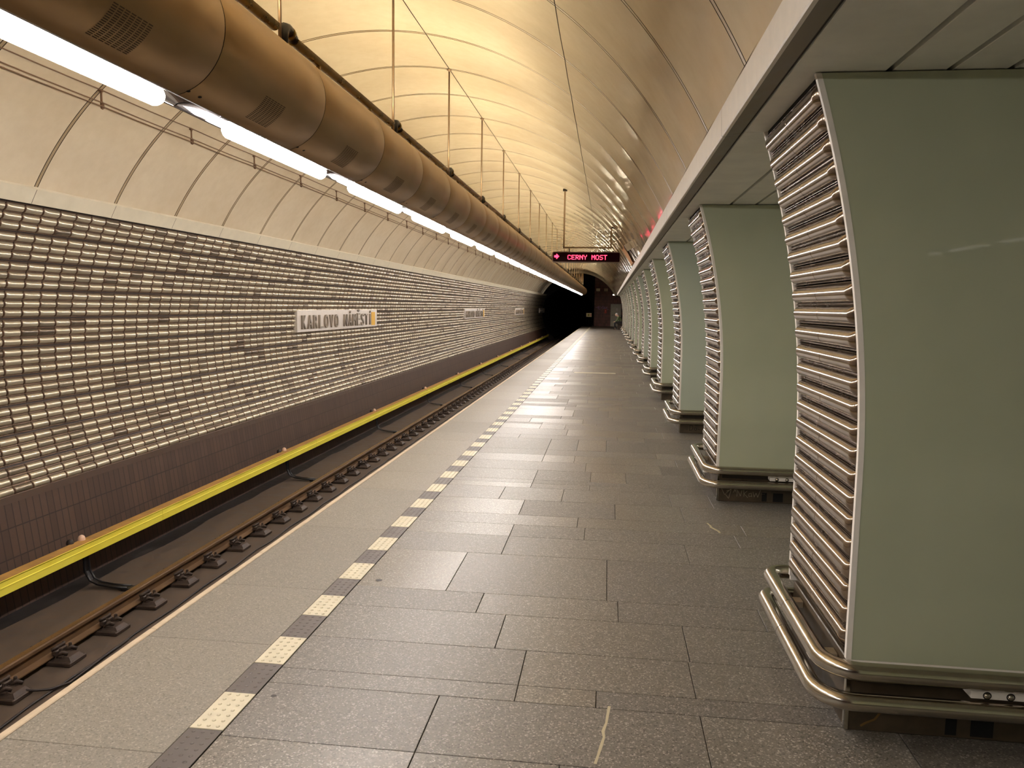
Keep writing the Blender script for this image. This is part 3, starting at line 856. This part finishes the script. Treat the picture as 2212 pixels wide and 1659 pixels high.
# strip lamps in the slot
LP = 1.975; Y_L0 = 3.62 - 3*LP
def make_strip():
    root = thing('strip_lamp', 'x', 'ceiling lamp', (DUX, 0, DUZ), 'strip lamps recessed in the duct')
    am = (OPEN0+OPEN1)/2; d = Vector((math.cos(am), 0, math.sin(am))); s = Vector((-math.sin(am), 0, math.cos(am)))
    L = LP-.012; n = 14
    hw0 = DUR*math.sin(abs(OPEN0-OPEN1)/2)-.001; base = DUR*math.cos((OPEN0-OPEN1)/2)
    mb = MB(); P = []
    for j in range(41):
        y = .006 + L*j/40; e = min(y, LP-y)
        k = min(1, e/.30); k = math.sqrt(max(0, 1-(1-k)**2))
        dep = .012 + .075*k; hw = hw0*(.86+.14*k)
        row = [tuple(d*(base) + s*hw0 + Vector((0, y, 0)))]
        for i in range(n+1):
            a = PI*i/n
            row.append(tuple(d*(base-.002-dep*math.sin(a)) + s*(hw*math.cos(a)) + Vector((0, y, 0))))
        row.append(tuple(d*(base) - s*hw0 + Vector((0, y, 0)))); P.append(row)
    prof_grid(mb, P, 0); mb.obj('reflector', M_CHROME, root)
    for sg in (1, -1):
        mb = MB(); c0 = d*(base+.001) + s*sg*(hw0-.001)
        mb.tube([c0+Vector((0, .004, 0)), c0+Vector((0, LP-.008, 0))], .0042, 8); mb.obj('reflector_edge', M_CHROME, root)
    mb = MB(); P = []
    yy = [.30, .303, .315, .34] + [.34+(LP-.68)*i/6 for i in range(1, 6)] + [LP-.34, LP-.315, LP-.303, LP-.30]
    for y in yy:
        e = min(y-.30, LP-.30-y); k = math.sqrt(max(0.0001, 1-(1-min(1, e/.04))**2))
        P.append([tuple(d*(base+.018+.046*k*math.sin(a)) + s*(.044*k*math.cos(a)-.002) + Vector((0, y, 0))) for a in np.linspace(0, 2*PI, 17)])
    prof_grid(mb, P, 0); mb.obj('lamp_tube', M_LAMP, root)
    return root
s0 = make_strip()
i = 0
strips = []
while Y_L0 + i*LP + LP < Y_D1+.05:
    s_ = s0 if i == 0 else copy_tree(s0)
    s_.location.y = Y_L0 + i*LP
    s_['label'] = 'lit white strip lamp in the underside of the duct, %s of the line' % ('first' if i == 0 else ordw(i))
    i += 1
# warm uplights on top
def make_up():
    root = thing('uplight', 'x', 'uplight', (-1.935, 0, 3.174), 'uplights on top of the duct')
    L0, L1 = .19, 2*RING-.07; r = .036
    mb = MB(); n = 12; P = []
    for y in (L0, L1):
        P.append([(r*math.cos(a), y, r*math.sin(a)) for a in np.linspace(PI, 2*PI, n+1)])
    prof_grid(mb, P, 0)
    P = []
    for y in (L0, L1):
        P.append([((r-.003)*math.cos(a), y, (r-.003)*math.sin(a)) for a in np.linspace(PI, 2*PI, n+1)])
    prof_grid(mb, P, 0)
    for y in (L0, L1): mb.add([(r*math.cos(a), y, r*math.sin(a)) for a in np.linspace(PI, 2*PI, n+1)], [tuple(range(n+1))])
    mb.obj('trough', M_BRASS, root)
    mb = MB(); mb.tube([(0, L0+.01, -.010), (0, L1-.14, -.010)], .0125, 8); mb.obj('lamp_tube', M_WARM, root)
    mb = MB(); mb.tube([(0, .045, -.085), (0, .05, -.01), (0, .07, .028), (0, .11, .034), (0, .15, .022), (0, L0+.005, 0)], [.026, .030, .030, .031, .030, .032], 12); mb.obj('cable_elbow', M_BLKIRON, root)
    mb = MB(); mb.tube([(0, .135, .024), (0, .165, .016)], .036, 12); mb.obj('clamp_ring', M_BRASS, root)
    for y in (.6, 1.7):
        mb = MB(); mb.box(-.012, .012, y-.01, y+.01, -.115, -.03); mb.obj('foot', M_BRASS, root)
    return root
u0 = make_up(); k = -2; i = 0
while True:
    y = Y_RING0 + RING + k*2*RING
    if y+2*RING > Y_D1+.1: break
    u = u0 if i == 0 else copy_tree(u0)
    u.location.y = y; u['label'] = 'dark brass uplight trough lying on top of the duct, %s of the line' % ('first' if i == 0 else ordw(i))
    k += 1; i += 1

# ------------------------------------------------------------------ cable hooks and wires on the left vault
def vp(x=None, z=None):
    return VX - math.sqrt(VR**2-(z-VZ)**2)
def make_hook():
    root = thing('cable_hook', 'small grey hook on the left vault carrying two thin cables', 'cable hook', (vp(z=3.50), 0, 3.50), 'hooks along the left vault')
    mb = MB(); mb.tube([(-.02, 0, .03), (.03, 0, .012)], .012, 8); mb.lathe([(.021, -.006), (.024, 0), (.021, .006)], (.028, 0, .008), 'z', 10); mb.obj('wall_anchor', M_CABLEV, root)
    mb = MB(); mb.tube([(.03, 0, .01), (.03, 0, -.02), (.03, 0, -.09), (.03, 0, -.11)], [.013, .009, .010, .012], 8); mb.obj('shank', M_CABLEV, root)
    mb = MB(); mb.tube([(.03, 0, -.09), (.036, 0, -.115), (.038, 0, -.142), (.03, 0, -.155)], [.013, .019, .019, .011], 10); mb.obj('cable_grip', M_CABLEV, root)
    return root
h0 = make_hook(); y = 6.80-3*1.55; i = 0
while y < 60:
    h = h0 if i == 0 else copy_tree(h0)
    h.location.y = y; y += 1.55; i += 1
for z, dx, lab in ((3.515, .035, 'uppermost of the three thin cables along the left vault'), (3.395, .06, 'middle thin cable of the pair held by the vault hooks'), (3.36, .062, 'lowest thin cable of the pair held by the vault hooks')):
    mb = MB(); xx = vp(z=3.50)+dx
    pts = []
    for j in range(0, 37*4):
        yy = 6.80-3*1.55 + j*1.55/4; sag = -.006*math.sin(PI*(j % 4)/4)
        if yy > 60: break
        pts.append((xx, yy, z+sag))
    tag(mb.tube(pts, .0055, 6).obj('overhead_cable', M_CABLEV), lab, 'cable')

# ------------------------------------------------------------------ text helper
def text_mesh(body, size, extrude=.0, offset=0.0, bevel=0.0):
    cu = bpy.data.curves.new('txt', 'FONT'); cu.body = body; cu.size = size; cu.extrude = extrude; cu.offset = offset
    cu.align_x = 'CENTER'; cu.align_y = 'CENTER'; cu.resolution_u = 4
    o = bpy.data.objects.new('txt', cu); COL.objects.link(o)
    dg = bpy.context.evaluated_depsgraph_get(); me = bpy.data.meshes.new_from_object(o.evaluated_get(dg))
    bpy.data.objects.remove(o); bpy.data.curves.remove(cu)
    return me
def letter_objs(txt, pitch0, width, hgt, extr, place, mat, parent, name='letter'):
    for i, ch in enumerate(txt):
        if ch == ' ': continue
        me = text_mesh(ch, 1.0, extr)
        vs = np.array([v.co[:] for v in me.vertices]); 
        base = text_mesh('H', 1.0, extr); hv = np.array([v.co[1] for v in base.vertices]); cap = hv.max()-hv.min(); bot = hv.min()
        sc = hgt/cap
        w = vs[:, 0].max()-vs[:, 0].min(); cx = (vs[:, 0].max()+vs[:, 0].min())/2
        ww = width if ch not in 'Í' else width*.28
        if ch == 'M': ww = width*1.1
        sx = ww/w
        for v in me.vertices:
            v.co = place(pitch0*i + (v.co.x-cx)*sx, (v.co.y-bot)*sc, v.co.z)
        me.materials.clear(); me.materials.append(mat)
        o = bpy.data.objects.new(name, me); COL.objects.link(o); o.parent = parent

# station name signs
def make_sign():
    root = thing('station_sign', 'x', 'sign', (-5.76, 0, 1.04), 'station name signs on the left wall')
    mb = MB(); mb.cbox(-.10, 0, 0, 4.98, 0, .415, .004); mb.obj('plate', M_PLATE, root)
    txt = 'KARLOVO NÁMĚSTÍ'
    letter_objs(txt, .293, .20, .262, .018, lambda u, v, w: (.018+w, .27+u, .055+v), M_LETTER, root)
    mb = MB(); mb.cbox(0, .012, 4.52, 4.80, .035, .355, .003); mb.obj('direction_marker', M_SIGNYEL, root)
    return root
g0 = make_sign()
for i, y in enumerate((13.8, 30.7, 47.6, 64.5)):
    s_ = g0 if i == 0 else copy_tree(g0)
    s_.location.y = y
    s_['label'] = 'raised-letter station name sign on the glass block wall, %s' % ['nearest and largest in view', 'second from the camera', 'third from the camera', 'farthest, by the tunnel mouth'][i]

# ------------------------------------------------------------------ LED sign
LY = 16.30
led = thing('led_display', 'black LED display with pink destination text hanging over the platform', 'display', (-.505, LY, 2.52))
def LX(x): return x+.505
def LZ(z): return z-2.52
mb = MB()
def rrect(x0, x1, z0, z1, r, n=5):
    P = []
    for cx, cz, a0 in ((x1-r, z0+r, -PI/2), (x1-r, z1-r, 0), (x0+r, z1-r, PI/2), (x0+r, z0+r, PI)):
        for i in range(n+1):
            a = a0 + PI/2*i/n; P.append((cx+r*math.cos(a), cz+r*math.sin(a)))
    return P
mb.prism(rrect(-.71, .71, 0, .225, .035), 0, .16); mb.obj('housing', M_DARKMETAL, led)
mb = MB()
o_ = rrect(-.71, .71, 0, .225, .035); i_ = rrect(-.69, .69, .018, .207, .02)
n = len(o_); v = [(x, -.004, z) for x, z in o_] + [(x, -.004, z) for x, z in i_] + [(x, .002, z) for x, z in o_] + [(x, .002, z) for x, z in i_]
mb.add(v, [(k, (k+1) % n, n+(k+1) % n, n+k) for k in range(n)] + [(2*n+k, 2*n+(k+1) % n, (k+1) % n, k) for k in range(n)] + [(n+k, n+(k+1) % n, 3*n+(k+1) % n, 3*n+k) for k in range(n)])
mb.obj('frame', M_GREYFRAME, led)
mb = MB(); mb.prism(i_, -.002, 0.001); mb.obj('screen', M_SCREEN, led)
FONT = {'C': ['01110', '10001', '10000', '10000', '10000', '10001', '01110'], 'E': ['11111', '10000', '10000', '11110', '10000', '10000', '11111'],
        'R': ['11110', '10001', '10001', '11110', '10100', '10010', '10001'], 'N': ['10001', '11001', '10101', '10101', '10011', '10001', '10001'],
        'Y': ['10001', '10001', '01010', '00100', '00100', '00100', '00100'], 'M': ['10001', '11011', '10101', '10101', '10001', '10001', '10001'],
        'O': ['01110', '10001', '10001', '10001', '10001', '10001', '01110'], 'S': ['01111', '10000', '10000', '01110', '00001', '00001', '11110'],
        'T': ['11111', '00100', '00100', '00100', '00100', '00100', '00100'],
        '>': ['0001000', '0001100', '1111110', '1111111', '1111110', '0001100', '0001000']}
def dots(name, s, x0, z0, p):
    mb = MB(); x = x0
    for ch in s:
        if ch == ' ': x += p*6; continue
        g = FONT[ch]
        for r, row in enumerate(g):
            for c, q in enumerate(row):
                if q == '1':
                    cx, cz = x+c*p, z0+(6-r)*p
                    mb.box(cx-p*.44, cx+p*.44, -.004, -.0015, cz-p*.44, cz+p*.44)
        x += p*(len(g[0])+1)
    mb.obj(name, M_LED, led)
dots('led_text', 'CERNY MOST', LX(-.885), LZ(2.588), .01385)
dots('led_arrow', '>', LX(-1.165), LZ(2.600), .0150)
mb = MB()
mb.box(LX(-.98)-.016, LX(-.98)+.016, .06, .09, LZ(2.82), LZ(4.01)); mb.box(LX(-.98)-.016, LX(.0), .06, .09, LZ(2.815), LZ(2.85)); mb.box(LX(0)-.016, LX(0)+.016, .06, .09, LZ(2.82), LZ(3.255))
mb.obj('hanging_frame', M_ROD, led)
mb = MB(); mb.box(LX(-.985)-.035, LX(-.985)+.05, .03, .12, LZ(3.99), LZ(4.035)); mb.obj('ceiling_foot', M_DARKMETAL, led)
mb = MB(); mb.tube([(LX(0), .075, LZ(3.23)), (LX(.03), .075, LZ(3.26)), (LX(.07), .075, LZ(3.22))], .02, 8); mb.obj('ceiling_foot', M_DARKMETAL, led)
for xx in (-.865, -.125, -.03, .05):
    mb = MB(); mb.box(LX(xx)-.010, LX(xx)+.010, .065, .085, .22, LZ(2.82) if xx < -.1 else .245); mb.box(LX(xx)-.02, LX(xx)+.02, .055, .095, .22, .235); mb.obj('bracket', M_DARKMETAL, led)

# box with cables and orange panel on the vault by the fascia
def onv(a, r): return (VX+r*math.cos(a), VZ+r*math.sin(a))
bx = thing('junction_box', 'small pale junction box with two cables on the vault above the fascia', 'box', (.44, 15.4, 2.68))
mb = MB()
for (a0, a1, y0, y1, rr) in ((.535, .575, -.10, .05, VR-.10),):
    q = [onv(a0, VR-.004), onv(a1, VR-.004), onv(a1, rr), onv(a0, rr)]
    mb.prism([(x-.44, z-2.68) for x, z in q], y0, y1)
mb.obj('casing', M_VBAND, bx)
for dy in (-.05, .02):
    mb = MB(); q0 = onv(.535, VR-.05); q1 = onv(.47, VR-.01)
    mb.tube([(q0[0]-.44, dy, q0[1]-2.68), (q1[0]-.44, dy*.4-.12, q1[1]-2.68)], .008, 6); mb.obj('cable', M_CABLE, bx)
mb = MB(); P = []
for a in np.linspace(.475, .60, 8): P.append([(onv(a, VR-.012)[0]-.3, y, onv(a, VR-.012)[1]-2.8) for y in (-.4, .9)])
for a in np.linspace(.60, .475, 8): P.append([(onv(a, VR-.035)[0]-.3, y, onv(a, VR-.035)[1]-2.8) for y in (-.4, .9)])
prof_grid(mb, P+[P[0]], 0, False)
tag(mb.obj('orange_panel', simple('orange_enamel', lin(206, 138, 44), .5), None, (.3, 17.2, 2.8)), 'narrow orange panel fixed on the vault behind the junction box', 'panel')

# ------------------------------------------------------------------ END OF THE PLATFORM
mb = MB(); mb.box(-1.25, 1.2, END_Y, END_Y+.2, 0, 2.45); mb.box(-1.25, 1.2, END_Y, END_Y+.2, 2.45, 4.8)
struct(mb.obj('wall_end', [M_TILEWALL]))
mb = MB(); mb.box(1.0, 1.2, PIL_Y0+BAY*(N_PIL-1)+.98, END_Y+.2, 0, 2.7); struct(mb.obj('wall_right', [M_TILEWALL]))
mb = MB(); mb.box(.5, 1.3, 54.2, END_Y, 2.5, 2.6); struct(mb.obj('ceiling', [M_BODY]))
# shell over the far end and running tunnel, its unlit darkness put into the colour
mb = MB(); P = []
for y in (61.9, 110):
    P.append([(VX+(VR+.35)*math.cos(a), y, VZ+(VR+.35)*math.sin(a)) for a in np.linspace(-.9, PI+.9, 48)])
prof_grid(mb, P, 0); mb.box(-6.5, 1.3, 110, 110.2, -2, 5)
P = []
struct(mb.obj('wall_tunnel', [simple('unlit_dark_concrete', lin(24, 20, 18), .95)]))
# left portal frame
mb = MB(); ra, rb = 2.35, 3.6; cx_ = -3.65; cz_ = .9; P = []
for i in range(49):
    a = -1.05 + (PI+2.1)*i/48
    ox = cx_+ra*math.cos(a); oz = cz_+ra*math.sin(a)
    bx_ = VX+3.66*math.cos(a); bz_ = VZ+3.66*math.sin(a)
    if bx_ > -1.25: bx_ = -1.25
    P.append([(min(ox, -1.26), 68.6, oz), (min(bx_, -1.25), 68.6, bz_)])
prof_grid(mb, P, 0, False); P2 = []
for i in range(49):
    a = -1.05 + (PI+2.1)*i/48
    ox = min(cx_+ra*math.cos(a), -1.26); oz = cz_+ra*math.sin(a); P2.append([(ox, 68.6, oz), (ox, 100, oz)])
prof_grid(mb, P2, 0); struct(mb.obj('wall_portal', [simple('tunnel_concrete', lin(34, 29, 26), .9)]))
# door
d = struct(bpy.data.objects.new('door_1', None)); COL.objects.link(d); d.location = (.57, END_Y, 0)
mb = MB(); mb.cbox(-.43, .43, -.05, -.005, .0, 1.875, .01); mb.obj('door_leaf', simple('grey_door', lin(200, 198, 180), .5, 0, 5, .06), d)
mb = MB(); mb.box(-.40, .40, -.054, -.05, .93, .945); mb.obj('door_seam', M_JOINT, d)
mb = MB(); mb.box(-.46, -.43, -.06, 0, 0, 1.9); mb.box(.43, .46, -.06, 0, 0, 1.9); mb.box(-.46, .46, -.06, 0, 1.875, 1.905); mb.obj('door_frame', M_ALUDARK, d)
mb = MB(); mb.tube([(-.33, -.05, .95), (-.33, -.09, .95), (-.24, -.09, .95)], .01, 8); mb.obj('door_handle', M_STEEL, d)
mb = MB(); mb.cbox(.02, .16, -.056, -.05, 1.33, 1.53, .001); mb.obj('door_notice', M_PLATE, d)
# red box, graffiti, plates, lamp, gate sign
r_ = thing('red_alarm_box', 'small red box on the dark end wall left of the door', 'box', (-.30, END_Y, 1.27))
mb = MB(); mb.cbox(-.085, .085, -.09, 0, -.16, .16, .01); mb.obj('casing', simple('red_enamel', lin(196, 62, 44), .5), r_)
mb = MB(); mb.lathe([(.03, 0), (.03, -.01), (.001, -.012)], (0, -.09, .03), 'y', 12); mb.obj('button', M_PLATE, r_)
segs = []
random.seed(11)
for s_ in range(5):
    x = -1.15 + .2*s_; pts = []
    for k in range(7): pts.append((x + .045*k + random.uniform(-.05, .05), 0, random.uniform(-.16, .18)))
    segs.append([(p[0]+.6, p[1], p[2]) for p in pts])
o = strokes('wall_graffiti', simple('violet_paint', lin(176, 130, 178), .6), None, segs, .012, .003); o.location = (-.6, END_Y-.001, 1.55); tag(o, 'violet spray-painted scribble on the dark end wall', 'graffiti')
for x, lb in ((-.97, 'left of the two small pale square plates high on the end wall'), (-.31, 'right of the two small pale square plates high on the end wall')):
    mb = MB(); mb.cbox(-.16, .16, -.03, 0, -.12, .12, .006)
    tag(mb.obj('wall_plate', simple('plate_beige', lin(238, 222, 192), .5), None, (x, END_Y, 3.06)), lb, 'plate')
b_ = thing('bulkhead_lamp', 'tiny lit white lamp on the end wall above the door', 'lamp', (.36, END_Y, 2.66))
mb = MB(); mb.cbox(-.11, .11, -.05, 0, -.06, .06, .01); mb.obj('housing', M_PLATE, b_)
mb = MB(); mb.cbox(-.085, .085, -.075, -.05, -.04, .04, .01); mb.obj('diffuser', emis('bulkhead_glow', (1, .95, .85), 3.0), b_)
gt = thing('platform_end_gate', 'black barrier gate at the platform end carrying a small yellow notice', 'gate', (-1.64, 64.0, 0))
mb = MB()
for xx in (-.38, -.2, 0, .2, .36): mb.tube([(xx, 0, 0), (xx, 0, .86)], .012, 8)
mb.tube([(-.38, 0, .86), (.36, 0, .86)], .014, 8); mb.tube([(-.38, 0, .12), (.36, 0, .12)], .012, 8); mb.obj('railing', M_BLKIRON, gt)
mb = MB(); mb.cbox(-.22, .22, -.03, -.015, .80, 1.11, .002); mb.obj('notice', simple('pale_yellow_board', lin(226, 214, 160), .5), gt)
mb = MB(); mb.box(-.10, .05, -.033, -.030, .86, 1.04); mb.obj('notice_figure', simple('olive_print', lin(150, 150, 70), .6), gt)
mb = MB(); mb.box(.12, .19, -.033, -.030, .86, 1.04); mb.obj('notice_stripe', simple('pink_print', lin(210, 120, 130), .6), gt)

# ------------------------------------------------------------------ PERSON ON A BENCH
BY = 56.9
bn = thing('bench', 'dark bench against the right wall with a seated person', 'bench', (.80, BY, 0))
mb = MB(); mb.cbox(-.20, .19, -.75, .75, .40, .44, .008); mb.obj('seat', M_DARKMETAL, bn)
for yy in (-.55, .55):
    mb = MB(); mb.cbox(-.15, .15, yy-.025, yy+.025, 0, .40, .004); mb.obj('leg', M_DARKMETAL, bn)
def skin(name, nodes, edges, mat, parent, sub=2):
    me = bpy.data.meshes.new(name); me.from_pydata([n_[:3] for n_ in nodes], edges, [])
    o = bpy.data.objects.new(name, me); COL.objects.link(o)
    md = o.modifiers.new('s', 'SKIN'); 
    for i_, n_ in enumerate(nodes):
        sv = me.skin_vertices[0].data[i_]; r = n_[3]; r = r if isinstance(r, tuple) else (r, r)
        sv.radius = r; sv.use_root = (i_ == 0)
    ms = o.modifiers.new('b', 'SUBSURF'); ms.levels = sub; ms.render_levels = sub
    dg = bpy.context.evaluated_depsgraph_get(); m2 = bpy.data.meshes.new_from_object(o.evaluated_get(dg))
    m2.materials.clear(); m2.materials.append(mat)
    for p in m2.polygons: p.use_smooth = True
    o.modifiers.clear(); o.data = m2; o.parent = parent
    return o
pe = thing('person', 'grey-haired person in a green jacket and dark trousers sitting bent forward on the far bench', 'person', (.80, BY, 0))
M_SKIN = simple('skin', lin(206, 166, 140), .55); M_JACKET = simple('green_jacket', lin(84, 98, 62), .8, 0, 20, .15); M_TROUS = simple('dark_trousers', lin(30, 28, 30), .85); M_SHOE = simple('dark_shoes', lin(34, 24, 20), .6); M_HAIR = simple('grey_hair', lin(190, 184, 176), .8)
# local: facing -x ; hips at x=+.08
hip = (.08, 0, .52)
body = [(.08, 0, .53, (.13, .11)), (.06, 0, .66, (.12, .10)), (-.02, 0, .80, (.13, .11)), (-.10, 0, .92, (.14, .09)), (-.15, 0, .98, (.055, .055)), (-.19, 0, 1.03, (.052, .052))]
ed = [(0, 1), (1, 2), (2, 3), (3, 4), (4, 5)]
def chain(start, pts):
    prev = start
    for p in pts:
        body.append(p); ed.append((prev, len(body)-1)); prev = len(body)-1
    return prev
for s in (-1, 1):
    chain(0, [(.04, s*.09, .50, .085), (-.18, s*.10, .51, .075), (-.36, s*.10, .50, .06), (-.36, s*.10, .28, .052), (-.33, s*.10, .09, .04), (-.37, s*.10, .055, .042), (-.47, s*.10, .04, .034)])
    w_ = chain(3, [(-.10, s*.19, .90, .055), (-.16, s*.22, .76, .045), (-.20, s*.22, .66, .038), (-.30, s*.15, .60, .034), (-.38, s*.09, .565, .026), (-.43, s*.06, .55, .028)])
    for k, (dy, ln) in enumerate(((-.027, .062), (-.009, .072), (.009, .068), (.027, .052))):
        chain(w_, [(-.455, s*.06+dy, .548, .0095), (-.455-ln*.55, s*.06+dy*1.1, .535, .0088), (-.455-ln, s*.06+dy*1.1, .512, .008)])
    chain(w_, [(-.44, s*.02, .555, .010), (-.468, s*.005, .545, .009)])
skin('body', body, ed, M_SKIN, pe, 2)
# head as a shaped mesh
mb = MB(); P = []
for i in range(17):
    ph = PI*i/16
    row = []
    for j in range(25):
        th = 2*PI*j/24
        x = -math.cos(th)*math.sin(ph)*.098; y_ = math.sin(th)*math.sin(ph)*.076; z = math.cos(ph)*.118
        if z < 0: y_ *= 1+.9*z; x *= 1+.6*z if x > 0 else 1+.2*z
        fx = max(0, -x/.098)
        if fx > .8 and abs(y_) < .02 and -.05 < z < .02: x -= .022*(1-abs(y_)/.02)
        if fx > .6 and abs(abs(y_)-.032) < .016 and abs(z-.008) < .014: x += .008
        if fx > .7 and abs(y_) < .03 and abs(z+.065) < .008: x += .005
        row.append((x-.245, y_, z+1.085))
    P.append(row)
prof_grid(mb, P, 0); mb.obj('head', M_SKIN, pe)
for s in (-1, 1):
    mb = MB(); mb.lathe([(.008, -.012), (.018, -.008), (.024, 0), (.016, .008), (.004, .01)], (-.235, s*.075, 1.085), 'y', 10); mb.obj('ear', M_SKIN, pe)
    mb = MB(); mb.lathe([(.002, -.009), (.007, -.006), (.009, 0), (.007, .006), (.002, .009)], (-.326, s*.031, 1.093), 'x', 8); mb.obj('eye', M_INK, pe)
mb = MB(); P = []
for i in range(9):
    ph = (PI*.62)*i/8; row = []
    for j in range(25):
        th = 2*PI*j/24; k = 1.0
        x = math.cos(th)*math.sin(ph)*.104; y_ = math.sin(th)*math.sin(ph)*.083; z = math.cos(ph)*.124
        if x < -.03: x = max(x, -.085); z = max(z, .06)
        row.append((x-.240, y_, z+1.087))
    P.append(row)
prof_grid(mb, P, 0); mb.obj('hair', M_HAIR, pe)
jk = [(.08, 0, .54, (.155, .135)), (.06, 0, .67, (.15, .125)), (-.02, 0, .80, (.155, .13)), (-.10, 0, .91, (.155, .105)), (-.145, 0, .965, (.075, .07))]
je = [(0, 1), (1, 2), (2, 3), (3, 4)]
for s in (-1, 1):
    b0 = len(jk); jk += [(-.10, s*.19, .90, .078), (-.16, s*.225, .76, .066), (-.20, s*.22, .66, .058), (-.29, s*.155, .605, .05), (-.35, s*.11, .577, .042)]
    je += [(3, b0), (b0, b0+1), (b0+1, b0+2), (b0+2, b0+3), (b0+3, b0+4)]
skin('jacket', jk, je, M_JACKET, pe)
tr = [(.09, 0, .52, (.15, .12))]; te = []
for s in (-1, 1):
    b0 = len(tr); tr += [(.03, s*.09, .505, .10), (-.18, s*.10, .515, .088), (-.365, s*.10, .50, .073), (-.365, s*.10, .28, .066), (-.335, s*.10, .11, .058)]
    te += [(0, b0)] + [(b0+k, b0+k+1) for k in range(4)]
skin('trousers', tr, te, M_TROUS, pe)
for s in (-1, 1):
    skin('shoe', [(-.32, s*.10, .055, .05), (-.39, s*.10, .05, .05), (-.48, s*.10, .04, .038)], [(0, 1), (1, 2)], M_SHOE, pe)

# ------------------------------------------------------------------ marks on the floor
def blob(name, mat, pts, z=.0006, lab='', cat='stain'):
    mb = MB(); n = len(pts)
    mb.add([(x, y, 0) for x, y in pts] + [(x, y, z) for x, y in pts], [tuple(range(n, 2*n))] + [(i, (i+1) % n, n+(i+1) % n, n+i) for i in range(n)])
    o = mb.obj(name, mat); tag(o, lab, cat); return o
def stroke_poly(line, w):
    L_, R_ = [], []
    for i, (x, y) in enumerate(line):
        a = line[max(0, i-1)]; b = line[min(len(line)-1, i+1)]; dx, dy = b[0]-a[0], b[1]-a[1]; l = math.hypot(dx, dy)
        ww = w*random.uniform(.7, 1.2); L_.append((x-dy/l*ww, y+dx/l*ww)); R_.append((x+dy/l*ww, y-dx/l*ww))
    return L_ + R_[::-1]
M_SPILL = simple('dried_spill', lin(176, 166, 136), .6); M_GUM = simple('old_gum', lin(44, 40, 38), .6)
blob('spill_streak', M_SPILL, stroke_poly([(.046, 2.99), (.040, 2.93), (.034, 2.86), (.022, 2.80), (.026, 2.76), (.016, 2.70), (.006, 2.64), (-.004, 2.585)], .006), lab='pale dried drip streak on the granite at the bottom of the view')
blob('spill_streak', M_SPILL, stroke_poly([(.775, 5.80), (.79, 5.73), (.79, 5.68), (.83, 5.60), (.835, 5.55)], .008), lab='pale wavy drip mark on the floor before the second pillar')
def gum(x, y, r, lab):
    blob('gum_spot', M_GUM, [(x+r*math.cos(a)*random.uniform(.9, 1.1), y+r*.9*math.sin(a)*random.uniform(.85, 1.1)) for a in np.linspace(0, 2*PI, 13)[:-1]], lab=lab)
gum(-1.315, 2.862, .012, 'round dark gum spot right beside the ivory tactile tile nearest the bottom')
gum(-1.285, 4.22, .02, 'dark gum spot beside the dark tactile tile, upper of the two by the strip')
